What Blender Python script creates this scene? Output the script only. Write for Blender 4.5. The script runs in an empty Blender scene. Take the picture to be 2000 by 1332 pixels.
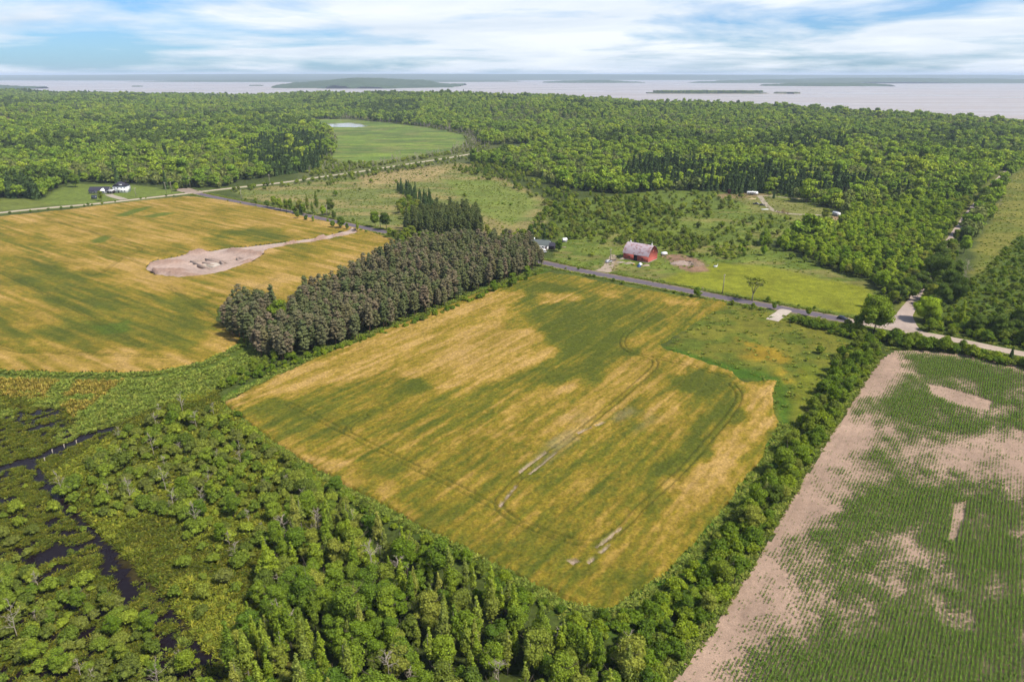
import bpy, bmesh, math, random
import numpy as np
from math import radians, sin, cos, pi

# ------------------------------------------------------------------ camera, world, sun, exposure
scene = bpy.context.scene
COL = scene.collection
CAM_H = 110.0
PITCH = radians(21.3)
FPX = 1334.0                       # focal length in pixels of a 2000 px wide frame

cam_d = bpy.data.cameras.new('camera'); cam = bpy.data.objects.new('camera', cam_d); COL.objects.link(cam)
cam_d.sensor_width = 36.0; cam_d.lens = FPX / 2000 * 36.0
cam_d.clip_start = 1.0; cam_d.clip_end = 120000.0
cam.location = (0, 0, CAM_H); cam.rotation_euler = (pi / 2 - PITCH, 0, 0)
scene.camera = cam

SUN_EL, SUN_AZ = radians(54), radians(118)      # azimuth from +Y towards +X
sun_d = bpy.data.lights.new('sun', 'SUN'); sun = bpy.data.objects.new('sun', sun_d); COL.objects.link(sun)
sun_d.energy = 2.6; sun_d.angle = radians(7); sun_d.color = (1.0, 0.92, 0.79)
sun.rotation_euler = (pi / 2 - SUN_EL, 0, pi - SUN_AZ)
sun.location = (100, -100, 300)

world = bpy.data.worlds.new('World'); scene.world = world; world.use_nodes = True
nt = world.node_tree; nt.nodes.clear()
def wn(t, **kw):
    n = nt.nodes.new(t)
    for k, v in kw.items(): setattr(n, k, v)
    return n
L = nt.links.new
out = wn('ShaderNodeOutputWorld'); bg = wn('ShaderNodeBackground')
sky = wn('ShaderNodeTexSky', sky_type='NISHITA', sun_disc=False, sun_elevation=SUN_EL, sun_rotation=SUN_AZ,
         altitude=200.0, air_density=1.0, dust_density=0.6, ozone_density=1.5)
tc = wn('ShaderNodeTexCoord'); sep = wn('ShaderNodeSeparateXYZ'); L(tc.outputs['Generated'], sep.inputs[0])
mx = wn('ShaderNodeMath', operation='MAXIMUM'); L(sep.outputs['Z'], mx.inputs[0]); mx.inputs[1].default_value = 0.0
ad = wn('ShaderNodeMath', operation='ADD'); L(mx.outputs[0], ad.inputs[0]); ad.inputs[1].default_value = 0.085
dx = wn('ShaderNodeMath', operation='DIVIDE'); L(sep.outputs['X'], dx.inputs[0]); L(ad.outputs[0], dx.inputs[1])
dy = wn('ShaderNodeMath', operation='DIVIDE'); L(sep.outputs['Y'], dy.inputs[0]); L(ad.outputs[0], dy.inputs[1])
cb = wn('ShaderNodeCombineXYZ'); L(dx.outputs[0], cb.inputs[0]); L(dy.outputs[0], cb.inputs[1]); cb.inputs[2].default_value = 3.7
def wnoise(scale, detail, rough, dist, vec=None):
    n = wn('ShaderNodeTexNoise'); n.inputs['Scale'].default_value = scale; n.inputs['Detail'].default_value = detail
    n.inputs['Roughness'].default_value = rough; n.inputs['Distortion'].default_value = dist
    L((vec or cb).outputs[0], n.inputs['Vector']); return n
cl = wnoise(0.42, 9.0, 0.58, 0.25)
ramp = wn('ShaderNodeValToRGB'); L(cl.outputs['Fac'], ramp.inputs[0])
ramp.color_ramp.elements[0].position = 0.38; ramp.color_ramp.elements[0].color = (0.04, 0.04, 0.04, 1)
ramp.color_ramp.elements[1].position = 0.54; ramp.color_ramp.elements[1].color = (0.97, 0.97, 0.97, 1)
cl2 = wnoise(0.55, 6.0, 0.55, 0.3)
cr2 = wn('ShaderNodeValToRGB'); L(cl2.outputs['Fac'], cr2.inputs[0])
cr2.color_ramp.elements[0].position = 0.3; cr2.color_ramp.elements[0].color = (4.3, 5.0, 5.8, 1)
cr2.color_ramp.elements[1].position = 0.65; cr2.color_ramp.elements[1].color = (6.2, 6.5, 6.8, 1)
tint = wn('ShaderNodeMix', data_type='RGBA', blend_type='MULTIPLY'); tint.inputs[0].default_value = 1.0
L(sky.outputs[0], tint.inputs[6]); tint.inputs[7].default_value = (0.36, 0.60, 0.95, 1)
mixc = wn('ShaderNodeMix', data_type='RGBA'); L(ramp.outputs[0], mixc.inputs[0]); L(tint.outputs[2], mixc.inputs[6]); L(cr2.outputs[0], mixc.inputs[7])
L(mixc.outputs[2], bg.inputs[0]); bg.inputs[1].default_value = 0.055
L(bg.outputs[0], out.inputs[0])

scene.view_settings.view_transform = 'Standard'; scene.view_settings.look = 'None'
scene.view_settings.exposure = 1.55; scene.view_settings.gamma = 1.0; scene.view_settings.use_curve_mapping = False
cy = scene.cycles
cy.max_bounces = 5; cy.diffuse_bounces = 2; cy.glossy_bounces = 2; cy.transmission_bounces = 2; cy.transparent_max_bounces = 4; cy.volume_bounces = 0
cy.use_denoising = True; cy.use_adaptive_sampling = True; cy.adaptive_threshold = 0.015
cy.caustics_reflective = False; cy.caustics_refractive = False

# ------------------------------------------------------------------ numeric helpers
RNG = np.random.default_rng(7)
K_ALB = 2.55
def lin(c):
    c = np.asarray(c, float) / 255.0
    return np.where(c <= 0.04045, c / 12.92, ((c + 0.055) / 1.055) ** 2.4)
def alb(r, g, b, k=K_ALB):          # a colour as it looks in full daylight -> base colour
    return tuple(np.clip(lin((r, g, b)) / k, 0.002, 0.8))

def G(px, py, z=0.0):               # survey point -> ground coordinates in metres
    x = (px - 1000) / FPX; y = -(py - 666) / FPX
    Y = cos(PITCH) + sin(PITCH) * y; Z = -sin(PITCH) + cos(PITCH) * y
    t = (z - CAM_H) / Z
    return (x * t, Y * t)
def GP(pts): return np.array([G(*p) for p in pts])

_tab = np.random.default_rng(11).random((256, 256))
def vnoise(x, y, seed=0):
    x = np.asarray(x, float) + seed * 37.13; y = np.asarray(y, float) + seed * 91.7
    xi = np.floor(x).astype(int); yi = np.floor(y).astype(int)
    fx = x - xi; fy = y - yi
    fx = fx * fx * (3 - 2 * fx); fy = fy * fy * (3 - 2 * fy)
    a = _tab[xi & 255, yi & 255]; b = _tab[(xi + 1) & 255, yi & 255]
    c = _tab[xi & 255, (yi + 1) & 255]; d = _tab[(xi + 1) & 255, (yi + 1) & 255]
    return (a * (1 - fx) + b * fx) * (1 - fy) + (c * (1 - fx) + d * fx) * fy
def fbm(x, y, seed=0, oct=4):
    s = 0; a = 0.5; t = 0
    for i in range(oct):
        s = s + a * vnoise(x * 2 ** i, y * 2 ** i, seed + i * 3); t += a; a *= 0.5
    return s / t
def sstep(a, b, x):
    t = np.clip((x - a) / (b - a), 0, 1); return t * t * (3 - 2 * t)
def sdf(P, poly):                   # signed distance, positive inside
    P = np.asarray(P, float); poly = np.asarray(poly, float)
    n = len(poly); dmin = np.full(len(P), 1e18); inside = np.zeros(len(P), bool)
    for i in range(n):
        a = poly[i]; b = poly[(i + 1) % n]
        e = b - a; w = P - a
        t = np.clip((w @ e) / max(e @ e, 1e-9), 0, 1)
        d = w - t[:, None] * e
        dmin = np.minimum(dmin, (d ** 2).sum(1))
        c = ((a[1] > P[:, 1]) != (b[1] > P[:, 1]))
        xs = e[0] * (P[:, 1] - a[1]) / (e[1] if abs(e[1]) > 1e-12 else 1e-12) + a[0]
        inside ^= c & (P[:, 0] < xs)
    return np.sqrt(dmin) * np.where(inside, 1, -1)
def dline(P, line, side=False):     # distance to polyline
    P = np.asarray(P, float); line = np.asarray(line, float); dmin = np.full(len(P), 1e18)
    for i in range(len(line) - 1):
        a, b = line[i], line[i + 1]; e = b - a; w = P - a
        t = np.clip((w @ e) / max(e @ e, 1e-9), 0, 1)
        dmin = np.minimum(dmin, ((w - t[:, None] * e) ** 2).sum(1))
    return np.sqrt(dmin)
def smooth_line(pts, step=2.0):     # Catmull-Rom through survey points
    p = np.asarray(pts, float); p = np.vstack([2 * p[0] - p[1], p, 2 * p[-1] - p[-2]]); o = []
    for i in range(1, len(p) - 2):
        n = max(2, int(np.linalg.norm(p[i + 1] - p[i]) / step))
        for t in np.linspace(0, 1, n, endpoint=False):
            o.append(0.5 * (2 * p[i] + (p[i + 1] - p[i - 1]) * t + (2 * p[i - 1] - 5 * p[i] + 4 * p[i + 1] - p[i + 2]) * t ** 2
                            + (-p[i - 1] + 3 * p[i] - 3 * p[i + 1] + p[i + 2]) * t ** 3))
    o.append(p[-2]); return np.array(o)
U = np.array([0.58, 0.815]); U /= np.linalg.norm(U); V = np.array([U[1], -U[0]])    # crop rows / across

# ------------------------------------------------------------------ terrain heights
_ax = np.array([-1.2, -0.71, -0.42, -0.092, 0.212, 0.495, 0.707, 1.2])
_sd = np.array([3700, 3600, 3400, 2900, 2400, 1920, 1560, 1300.])      # distance of the shore
_rh = np.array([26, 22, 12, 30, 16, 10, 2, 1.])                        # ridge above the fields
_st = np.array([760, 760, 900, 1500, 760, 640, 600, 600.])             # where the hills begin
WATER_Z = -20.0
FLATS = []
def hgt(x, y):
    x = np.asarray(x, float); y = np.asarray(y, float)
    a = x / np.maximum(y, 30.0)
    D = np.interp(a, _ax, _sd); R = np.interp(a, _ax, _rh); S = np.interp(a, _ax, _st)
    w = sstep(S, D * 0.82, y)
    h = R * w + (fbm(x / 330, y / 330, 5, 3) - 0.5) * 34 * sstep(S, S + 450, y) * np.interp(y, [0, 1500, 2500], [1, 1, 0.6])
    if FLATS:
        m = (y > 500) & (y < 2600)
        if np.ndim(h) and m.any():
            P = np.stack([x[m], y[m]], 1); f = np.ones(len(P))
            for pl in FLATS: f = np.minimum(f, sstep(0, 320, -sdf(P, pl)))
            h = h.copy(); h[m] = h[m] * f
    drop = sstep(D, D + 260, y + (fbm(x / 500, y / 500, 9, 3) - 0.5) * 200)
    return h * (1 - drop) + (WATER_Z - 6) * drop

# ------------------------------------------------------------------ mesh helpers
def mesh_np(name, Vt, quads=None, tris=None, mats=(), qmat=None, tmat=None, smooth=True):
    me = bpy.data.meshes.new(name)
    Vt = np.asarray(Vt, np.float32).reshape(-1, 3)
    quads = np.zeros((0, 4), int) if quads is None else np.asarray(quads, int).reshape(-1, 4)
    tris = np.zeros((0, 3), int) if tris is None else np.asarray(tris, int).reshape(-1, 3)
    me.vertices.add(len(Vt)); me.vertices.foreach_set('co', Vt.ravel())
    nl = quads.size + tris.size; me.loops.add(nl)
    me.loops.foreach_set('vertex_index', np.concatenate([quads.ravel(), tris.ravel()]).astype(np.int32))
    nf = len(quads) + len(tris); me.polygons.add(nf)
    st = np.concatenate([np.arange(len(quads)) * 4, quads.size + np.arange(len(tris)) * 3]).astype(np.int32)
    me.polygons.foreach_set('loop_start', st)
    if smooth: me.polygons.foreach_set('use_smooth', np.ones(nf, bool))
    for m in mats: me.materials.append(m)
    if qmat is not None or tmat is not None:
        q = np.zeros(len(quads), np.int32) if qmat is None else np.asarray(qmat, np.int32)
        t = np.zeros(len(tris), np.int32) if tmat is None else np.asarray(tmat, np.int32)
        me.polygons.foreach_set('material_index', np.concatenate([q, t]))
    me.update(calc_edges=True)
    return me
def set_col(me, name, rgb):
    a = me.attributes.new(name, 'FLOAT_COLOR', 'POINT')
    c = np.ones((len(me.vertices), 4), np.float32); c[:, :3] = rgb
    a.data.foreach_set('color', c.ravel())
def set_f(me, name, v):
    a = me.attributes.new(name, 'FLOAT', 'POINT'); a.data.foreach_set('value', np.asarray(v, np.float32).ravel())
def tag(o, label=None, cat=None, group=None, kind=None):
    if label: o['label'] = label
    if cat: o['category'] = cat
    if group: o['group'] = group
    if kind: o['kind'] = kind
    return o
def link(name, data, parent=None, loc=None, rot=None, scl=None):
    o = bpy.data.objects.new(name, data); COL.objects.link(o)
    if parent is not None: o.parent = parent
    if loc is not None: o.location = loc
    if rot is not None: o.rotation_euler = rot
    if scl is not None: o.scale = scl if hasattr(scl, '__len__') else (scl,) * 3
    return o
def empty(name, loc, rz=0.0, label=None, cat=None, group=None, scl=None):
    return tag(link(name, None, None, loc, (0, 0, rz), scl), label, cat, group)

class MB:                            # collects shapes into one mesh
    def __init__(s): s.v = []; s.q = []; s.t = []; s.n = 0
    def add(s, v, q=(), t=()):
        v = np.asarray(v, float).reshape(-1, 3); s.v.append(v)
        for f in q: s.q.append([i + s.n for i in f])
        for f in t: s.t.append([i + s.n for i in f])
        s.n += len(v); return s
    def box(s, x0, x1, y0, y1, z0, z1):
        v = [(x, y, z) for z in (z0, z1) for y in (y0, y1) for x in (x0, x1)]
        return s.add(v, [(0, 2, 3, 1), (4, 5, 7, 6), (0, 1, 5, 4), (2, 6, 7, 3), (0, 4, 6, 2), (1, 3, 7, 5)])
    def tube(s, pts, rad, n=6, cap=True):
        pts = np.asarray(pts, float); m = len(pts); rad = np.broadcast_to(np.asarray(rad, float), (m,))
        vs = []
        for i in range(m):
            d = pts[min(i + 1, m - 1)] - pts[max(i - 1, 0)]; d = d / (np.linalg.norm(d) + 1e-9)
            a = np.cross(d, (0, 0, 1) if abs(d[2]) < 0.9 else (1, 0, 0)); a /= np.linalg.norm(a) + 1e-9; b = np.cross(d, a)
            for k in range(n):
                th = 2 * pi * k / n; vs.append(pts[i] + rad[i] * (cos(th) * a + sin(th) * b))
        q = [(i * n + k, i * n + (k + 1) % n, (i + 1) * n + (k + 1) % n, (i + 1) * n + k) for i in range(m - 1) for k in range(n)]
        t = []
        if cap:
            vs.append(pts[0]); vs.append(pts[-1]); c0, c1 = m * n, m * n + 1
            t = [(c0, (k + 1) % n, k) for k in range(n)] + [(c1, (m - 1) * n + k, (m - 1) * n + (k + 1) % n) for k in range(n)]
        return s.add(vs, q, t)
    def poly(s, pts):                # a convex polygon as a fan
        n = len(pts); return s.add(pts, [], [(0, i, i + 1) for i in range(1, n - 1)])
    def prism(s, prof, y0, y1):      # profile in x,z extruded along y
        n = len(prof); v = [(x, y0, z) for x, z in prof] + [(x, y1, z) for x, z in prof]
        q = [(i, (i + 1) % n, n + (i + 1) % n, n + i) for i in range(n)]
        t = [(0, i + 1, i) for i in range(1, n - 1)] + [(n, n + i, n + i + 1) for i in range(1, n - 1)]
        return s.add(v, q, t)
    def mesh(s, name, mat, smooth=False):
        return mesh_np(name, np.vstack(s.v), s.q or None, s.t or None, [mat], smooth=smooth)
    def part(s, name, mat, parent=None, smooth=False, **kw):
        return link(name, s.mesh(name, mat, smooth), parent, **kw)

# ------------------------------------------------------------------ materials
def new_mat(name):
    m = bpy.data.materials.new(name); m.use_nodes = True; t = m.node_tree; t.nodes.clear()
    return m, t, t.nodes.new, t.links.new
def noise_node(t, scale, detail=3.0, rough=0.6, coord=None):
    n = t.nodes.new('ShaderNodeTexNoise'); n.inputs['Scale'].default_value = scale
    n.inputs['Detail'].default_value = detail; n.inputs['Roughness'].default_value = rough
    if coord is not None: t.links.new(coord, n.inputs['Vector'])
    return n
def ramp_node(t, fac, stops):
    r = t.nodes.new('ShaderNodeValToRGB'); e = r.color_ramp.elements
    while len(e) < len(stops): e.new(0.5)
    for i, (p, c) in enumerate(stops):
        e[i].position = p; e[i].color = (*c[:3], 1) if hasattr(c, '__len__') else (c, c, c, 1)
    t.links.new(fac, r.inputs[0]); return r.outputs[0]
def mul(t, a, b, fac=1.0, mode='MULTIPLY'):
    m = t.nodes.new('ShaderNodeMix'); m.data_type = 'RGBA'; m.blend_type = mode; m.inputs[0].default_value = fac
    for s, v in ((6, a), (7, b)):
        if hasattr(v, 'is_linked'): t.links.new(v, m.inputs[s])
        else: m.inputs[s].default_value = (*v[:3], 1)
    return m.outputs[2]
def simple(name, color, rough=0.7, metal=0.0, spec=0.3, var=0.25, scale=3.0, bump=0.0, rust=None):
    m, t, N, Lk = new_mat(name)
    o = N('ShaderNodeOutputMaterial'); b = N('ShaderNodeBsdfPrincipled'); Lk(b.outputs[0], o.inputs[0])
    g = N('ShaderNodeTexCoord'); n = noise_node(t, scale, 5, 0.65, g.outputs['Object'])
    c = mul(t, color, ramp_node(t, n.outputs['Fac'], [(0.25, 1 - var), (0.75, 1 + var * 0.6)]))
    if rust is not None:
        n2 = noise_node(t, rust[1], 6, 0.7, g.outputs['Object'])
        mm = N('ShaderNodeMix'); mm.data_type = 'RGBA'; Lk(ramp_node(t, n2.outputs['Fac'], [(rust[2], 0.0), (rust[2] + 0.14, 1.0)]), mm.inputs[0])
        Lk(c, mm.inputs[6]); mm.inputs[7].default_value = (*rust[0][:3], 1); c = mm.outputs[2]
    Lk(c, b.inputs['Base Color']); b.inputs['Roughness'].default_value = rough; b.inputs['Metallic'].default_value = metal
    b.inputs['Specular IOR Level'].default_value = spec
    if bump:
        bp = N('ShaderNodeBump'); bp.inputs['Strength'].default_value = bump; bp.inputs['Distance'].default_value = 0.1
        Lk(n.outputs['Fac'], bp.inputs['Height']); Lk(bp.outputs[0], b.inputs['Normal'])
    return m
def ground_mat(name, scales=((0.05, 0.25), (0.35, 0.3), (2.2, 0.35)), bump=0.5, rough=0.95, spec=0.1):
    m, t, N, Lk = new_mat(name)
    o = N('ShaderNodeOutputMaterial'); b = N('ShaderNodeBsdfPrincipled'); Lk(b.outputs[0], o.inputs[0])
    g = N('ShaderNodeNewGeometry'); at = N('ShaderNodeAttribute'); at.attribute_name = 'Col'
    c = at.outputs['Color']; last = None
    for s, v in scales:
        n = noise_node(t, s, 4, 0.65, g.outputs['Position']); last = n
        c = mul(t, c, ramp_node(t, n.outputs['Fac'], [(0.28, 1 - v), (0.72, 1 + v)]))
    Lk(c, b.inputs['Base Color']); b.inputs['Roughness'].default_value = rough; b.inputs['Specular IOR Level'].default_value = spec
    bp = N('ShaderNodeBump'); bp.inputs['Strength'].default_value = bump; bp.inputs['Distance'].default_value = 0.3
    Lk(last.outputs['Fac'], bp.inputs['Height']); Lk(bp.outputs[0], b.inputs['Normal'])
    return m
def leaf_mat(name, cols, trans=0.3, var=0.45, stand=0.0):
    m, t, N, Lk = new_mat(name)
    o = N('ShaderNodeOutputMaterial'); oi = N('ShaderNodeObjectInfo')
    k = len(cols); c = ramp_node(t, oi.outputs['Random'], [(i / max(k - 1, 1), cc) for i, cc in enumerate(cols)])
    at = N('ShaderNodeAttribute'); at.attribute_name = 'v'
    c = mul(t, c, ramp_node(t, at.outputs['Fac'], [(0.0, 1 - var), (1.0, 1 + var)]))
    if stand:                       # stands of different age and kind
        sn = noise_node(t, stand, 4, 0.6, oi.outputs['Location']); c = mul(t, c, ramp_node(t, sn.outputs['Fac'], [(0.3, (0.76, 0.84, 0.9)), (0.5, (1.0, 1.0, 1.0)), (0.7, (1.2, 1.17, 1.0))]))
    d = N('ShaderNodeBsdfDiffuse'); tr = N('ShaderNodeBsdfTranslucent'); mixs = N('ShaderNodeMixShader'); mixs.inputs[0].default_value = trans
    Lk(c, d.inputs[0]); Lk(mul(t, c, (1.25, 1.15, 0.55)), tr.inputs[0])
    Lk(d.outputs[0], mixs.inputs[1]); Lk(tr.outputs[0], mixs.inputs[2]); Lk(mixs.outputs[0], o.inputs[0])
    return m
KF = 0.78
def lf(*cs): return [alb(min(255, r * 1.105), g * 1.01, b * 0.88, k=KF * 1.06) for r, g, b in cs]
M = {}
M['ground'] = ground_mat('ground_soil_and_grass', ((0.05, 0.25), (0.22, 0.32), (1.1, 0.4)), 0.8)
M['wheat'] = ground_mat('ripening_wheat', ((0.03, 0.1), (0.5, 0.22), (1.3, 0.42)), 0.9)
M['soil'] = ground_mat('bare_soil', ((0.06, 0.12), (0.5, 0.15), (3.0, 0.2)), 0.5)
M['dirt'] = ground_mat('dug_dirt', ((0.1, 0.12), (0.7, 0.18), (3.5, 0.2)), 0.8)
M['broad'] = leaf_mat('broadleaf', lf((86, 112, 42), (68, 96, 38), (98, 122, 46), (76, 104, 34), (106, 120, 58), (60, 84, 38)), stand=0.05)
M['dark'] = leaf_mat('dark_broadleaf', lf((66, 88, 44), (74, 98, 44), (58, 80, 42)))
M['bright'] = leaf_mat('bright_broadleaf', lf((112, 142, 46), (94, 126, 42), (122, 148, 56), (84, 112, 42)), stand=0.04)
M['poplar'] = leaf_mat('poplar_leaf', lf((84, 110, 40), (104, 128, 44), (96, 114, 62), (74, 100, 36), (112, 124, 66)))
M['willow'] = leaf_mat('willow_leaf', lf((96, 120, 48), (80, 104, 44), (110, 132, 52), (88, 102, 58), (72, 94, 40)))
M['hedge'] = leaf_mat('hedge_leaf', lf((82, 110, 36), (66, 92, 34), (98, 122, 38), (74, 92, 44)))
M['pine'] = leaf_mat('pine_needle', [alb(*c_, k=0.82) for c_ in ((102, 98, 68), (84, 92, 58), (90, 96, 62), (104, 98, 76), (78, 88, 54), (110, 98, 80), (94, 92, 68))], 0.1, 0.28)
M['pine_dark'] = leaf_mat('dark_pine_needle', lf((70, 86, 56), (76, 90, 60), (62, 80, 52)), 0.1)
M['spruce'] = leaf_mat('spruce_needle', lf((58, 80, 50), (66, 90, 56), (52, 72, 48)), 0.1)
M['forest'] = leaf_mat('forest_leaf', lf((108, 136, 50), (92, 124, 46), (118, 142, 54), (84, 114, 46), (104, 132, 48), (76, 106, 46)), stand=0.006)
M['forest_grey'] = leaf_mat('grey_green_leaf', lf((96, 116, 66), (84, 104, 62), (106, 122, 78), (76, 100, 54)), stand=0.008)
M['sedge'] = leaf_mat('sedge', lf((78, 92, 36), (64, 82, 32), (94, 102, 42), (56, 74, 30), (88, 92, 40)), 0.3)
M['weed'] = leaf_mat('weed', lf((88, 108, 52), (76, 98, 44), (104, 118, 60)), 0.25)
M['rank'] = leaf_mat('rank_grass', lf((98, 112, 44), (84, 102, 40), (112, 120, 50)), 0.3)
M['reed'] = leaf_mat('dry_reed', lf((136, 130, 72), (124, 124, 64), (112, 118, 56)), 0.3)
M['corn'] = leaf_mat('corn_leaf', lf((70, 98, 44), (80, 108, 50), (62, 90, 42)), 0.3)
M['bark'] = simple('bark', alb(120, 108, 92, 2.2), 0.95, var=0.35, scale=4)
M['pale_bark'] = simple('pale_bark', alb(158, 150, 138, 2.0), 0.95, var=0.3, scale=4)
M['pine_bark'] = simple('pine_bark', alb(132, 100, 80, 2.2), 0.95, var=0.35, scale=3)
M['dead'] = simple('dead_wood', alb(184, 172, 156, 1.5), 0.95, var=0.3, scale=3)

# ------------------------------------------------------------------ survey outlines (photo points taken to the ground)
P_FIELD = GP([(1070, 533), (960, 563), (850, 607), (700, 668), (600, 708), (500, 755), (437, 788), (470, 815), (520, 855), (600, 908), (660, 945), (760, 995),
              (880, 1058), (1000, 1120), (1100, 1172), (1190, 1195), (1290, 1130), (1400, 1015), (1490, 895), (1525, 825), (1508, 790), (1517, 743), (1452, 748),
              (1432, 728), (1300, 682), (1290, 676), (1380, 618), (1425, 592), (1330, 580), (1200, 556), (1120, 539)])
P_LEFT = GP([(365, 384), (250, 396), (120, 412), (0, 424), (-160, 440), (-260, 560), (-260, 700), (-120, 722), (0, 724), (150, 730), (300, 728), (400, 706), (462, 676), (472, 662),
             (455, 645), (425, 625), (430, 600), (600, 590), (680, 555), (760, 520), (800, 490), (770, 468), (700, 447), (560, 416), (430, 391)])
P_CORN = GP([(1745, 684), (1800, 683), (1900, 695), (2000, 716), (2250, 770), (2350, 1000), (2300, 1500), (1100, 1600), (1205, 1460), (1310, 1332), (1390, 1228), (1470, 1103), (1560, 945), (1620, 850), (1690, 742), (1722, 698)])
P_SITE = GP([(285, 525), (300, 510), (370, 498), (440, 486), (480, 483), (540, 476), (620, 465), (690, 449), (700, 455), (640, 468), (560, 480), (520, 488), (512, 500), (490, 512), (440, 530), (400, 538), (350, 543), (305, 537)])
P_PINES = GP([(438, 642), (470, 612), (600, 602), (680, 556), (760, 514), (830, 494), (900, 484), (1040, 494), (1058, 522), (1000, 548), (950, 562), (860, 602), (760, 642), (660, 678), (560, 705), (515, 703), (452, 662)])
R_ASPHALT = smooth_line(GP([(372, 375), (430, 388), (560, 413), (690, 441), (770, 457), (900, 482), (1060, 513), (1130, 528), (1300, 560), (1420, 583), (1530, 603), (1655, 626)]), 4)
R_GRAVEL_R = smooth_line(GP([(1648, 625), (1690, 632), (1750, 643), (1800, 652), (1870, 665), (1960, 684), (2060, 703), (2250, 745)]), 4)
R_TOP = smooth_line(GP([(-250, 446), (0, 416), (100, 406), (190, 398), (280, 388), (350, 380), (400, 374), (470, 366), (560, 356), (620, 347), (700, 336), (770, 325), (880, 308), (950, 296), (1010, 287)]), 5)
R_LANE = smooth_line(GP([(1758, 642), (1765, 620), (1776, 600), (1800, 560), (1830, 510), (1860, 462), (1885, 425), (1903, 402), (1930, 372), (1965, 335)]), 4)
P_MARSH = GP([(600, 232), (680, 234), (760, 240), (850, 252), (908, 264), (915, 285), (860, 302), (760, 318), (690, 330), (610, 328), (650, 300), (655, 270), (610, 245)])
P_MEADOW = GP([(450, 374), (560, 360), (620, 352), (760, 334), (880, 314), (930, 322), (985, 350), (1060, 385), (1090, 415), (1060, 440), (1010, 470), (940, 480), (860, 470), (760, 452), (600, 412), (480, 388)])
P_BARN = GP([(1075, 512), (1090, 480), (1080, 455), (1130, 440), (1200, 425), (1280, 400), (1400, 410), (1420, 380), (1520, 378), (1630, 415), (1640, 440), (1600, 468), (1480, 470), (1560, 505), (1690, 555), (1720, 580), (1690, 620), (1640, 616), (1420, 578), (1300, 555), (1130, 522)])
P_LAWN = GP([(60, 405), (110, 372), (140, 360), (260, 362), (340, 370), (352, 378), (280, 386), (190, 396)])
P_LAWN2 = GP([(-200, 440), (-200, 400), (0, 388), (60, 390), (110, 400), (0, 414)])
P_RGRASS = GP([(1905, 500), (1925, 450), (1945, 400), (1965, 360), (2000, 325), (2120, 290), (2320, 330), (2320, 480), (2080, 470), (1990, 475), (1930, 530), (1905, 560), (1895, 530)])
P_RSHRUB = GP([(1885, 560), (1930, 520), (1990, 465), (2080, 460), (2320, 480), (2350, 700), (2000, 665), (1880, 640), (1840, 610)])
P_RMEADOW = GP([(1330, 580), (1420, 590), (1530, 612), (1620, 640), (1690, 655), (1660, 700), (1600, 790), (1550, 850), (1510, 900), (1500, 745), (1440, 735), (1290, 680), (1380, 618), (1420, 592)])
P_SWAMP = GP([(-250, 790), (0, 765), (140, 790), (160, 840), (235, 825), (310, 790), (420, 760), (440, 800), (520, 860), (640, 950), (560, 1250), (500, 1600), (-350, 1600), (-350, 950)])
P_FARFIELD = GP([(-160, 228), (0, 238), (28, 243), (36, 252), (24, 258), (0, 259), (-200, 262)])
P_CLEAR = GP([(1440, 392), (1500, 384), (1580, 402), (1630, 416), (1560, 428), (1480, 415)])
FLATS.append(GP([(590, 225), (700, 228), (930, 255), (960, 290), (1010, 287), (880, 330), (450, 374), (560, 356), (640, 300), (650, 270)]))
OPEN = [P_FIELD, P_LEFT, P_CORN, P_MARSH, P_MEADOW, P_BARN, P_LAWN, P_LAWN2, P_RGRASS, P_RMEADOW, P_SWAMP, P_FARFIELD]

# ------------------------------------------------------------------ ground sheet
def lines(segs):
    o = []
    for a, b, s in segs: o.append(np.arange(a, b, s))
    return np.concatenate(o + [[segs[-1][1]]])
ys = lines([(20, 480, 2.4), (480, 760, 3.2), (760, 1500, 8), (1500, 4200, 30), (4200, 9000, 300), (9000, 60000, 4000)])
xh = lines([(0, 260, 2.4), (260, 560, 4.5), (560, 1200, 12), (1200, 4000, 50), (4000, 60000, 4000)])
xs = np.concatenate([-xh[:0:-1], xh])
XX, YY = np.meshgrid(xs, ys); gx, gy = XX.ravel(), YY.ravel(); GPt = np.stack([gx, gy], 1)
gz = hgt(gx, gy)
near = (gy < 1900) & (np.abs(gx) < 1500)
nidx = np.where(near)[0]; PN = GPt[nidx]
wob = np.stack([(fbm(PN[:, 0] / 14, PN[:, 1] / 14, 21, 3) - 0.5), (fbm(PN[:, 0] / 14, PN[:, 1] / 14, 31, 3) - 0.5)], 1)
gcol = np.tile(np.array(alb(92, 106, 48)), (len(gx), 1))
def paint(poly, col, feather=3.0, jit=10.0, amount=1.0, nz=None):
    d = sdf(PN + wob * jit, poly)
    w = np.clip(d / feather + 0.5, 0, 1) * amount
    if nz is not None: w = w * sstep(nz[2] - 0.08, nz[2] + 0.08, fbm(PN[:, 0] / nz[0], PN[:, 1] / nz[1], int(nz[0] * 7) % 50, 4))
    gcol[nidx] = gcol[nidx] * (1 - w[:, None]) + np.array(col) * w[:, None]
def paint_line(line, col, half, feather=1.5, jit=3.0, amount=1.0):
    d = half - dline(PN + wob * jit, line)
    w = np.clip(d / feather + 0.5, 0, 1)[:, None] * amount
    gcol[nidx] = gcol[nidx] * (1 - w) + np.array(col) * w
paint(P_MEADOW, alb(140, 150, 78)); paint(P_MEADOW, alb(178, 164, 104), 6, 16, 0.9, (60, 18, 0.5))
paint(GP([(690, 345), (770, 330), (850, 322), (880, 335), (820, 355), (720, 362)]), alb(196, 174, 118), 8, 14, 0.9)
paint(GP([(860, 350), (960, 352), (1060, 395), (1000, 440), (940, 420)]), alb(138, 158, 66), 10, 12, 0.8)
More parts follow.
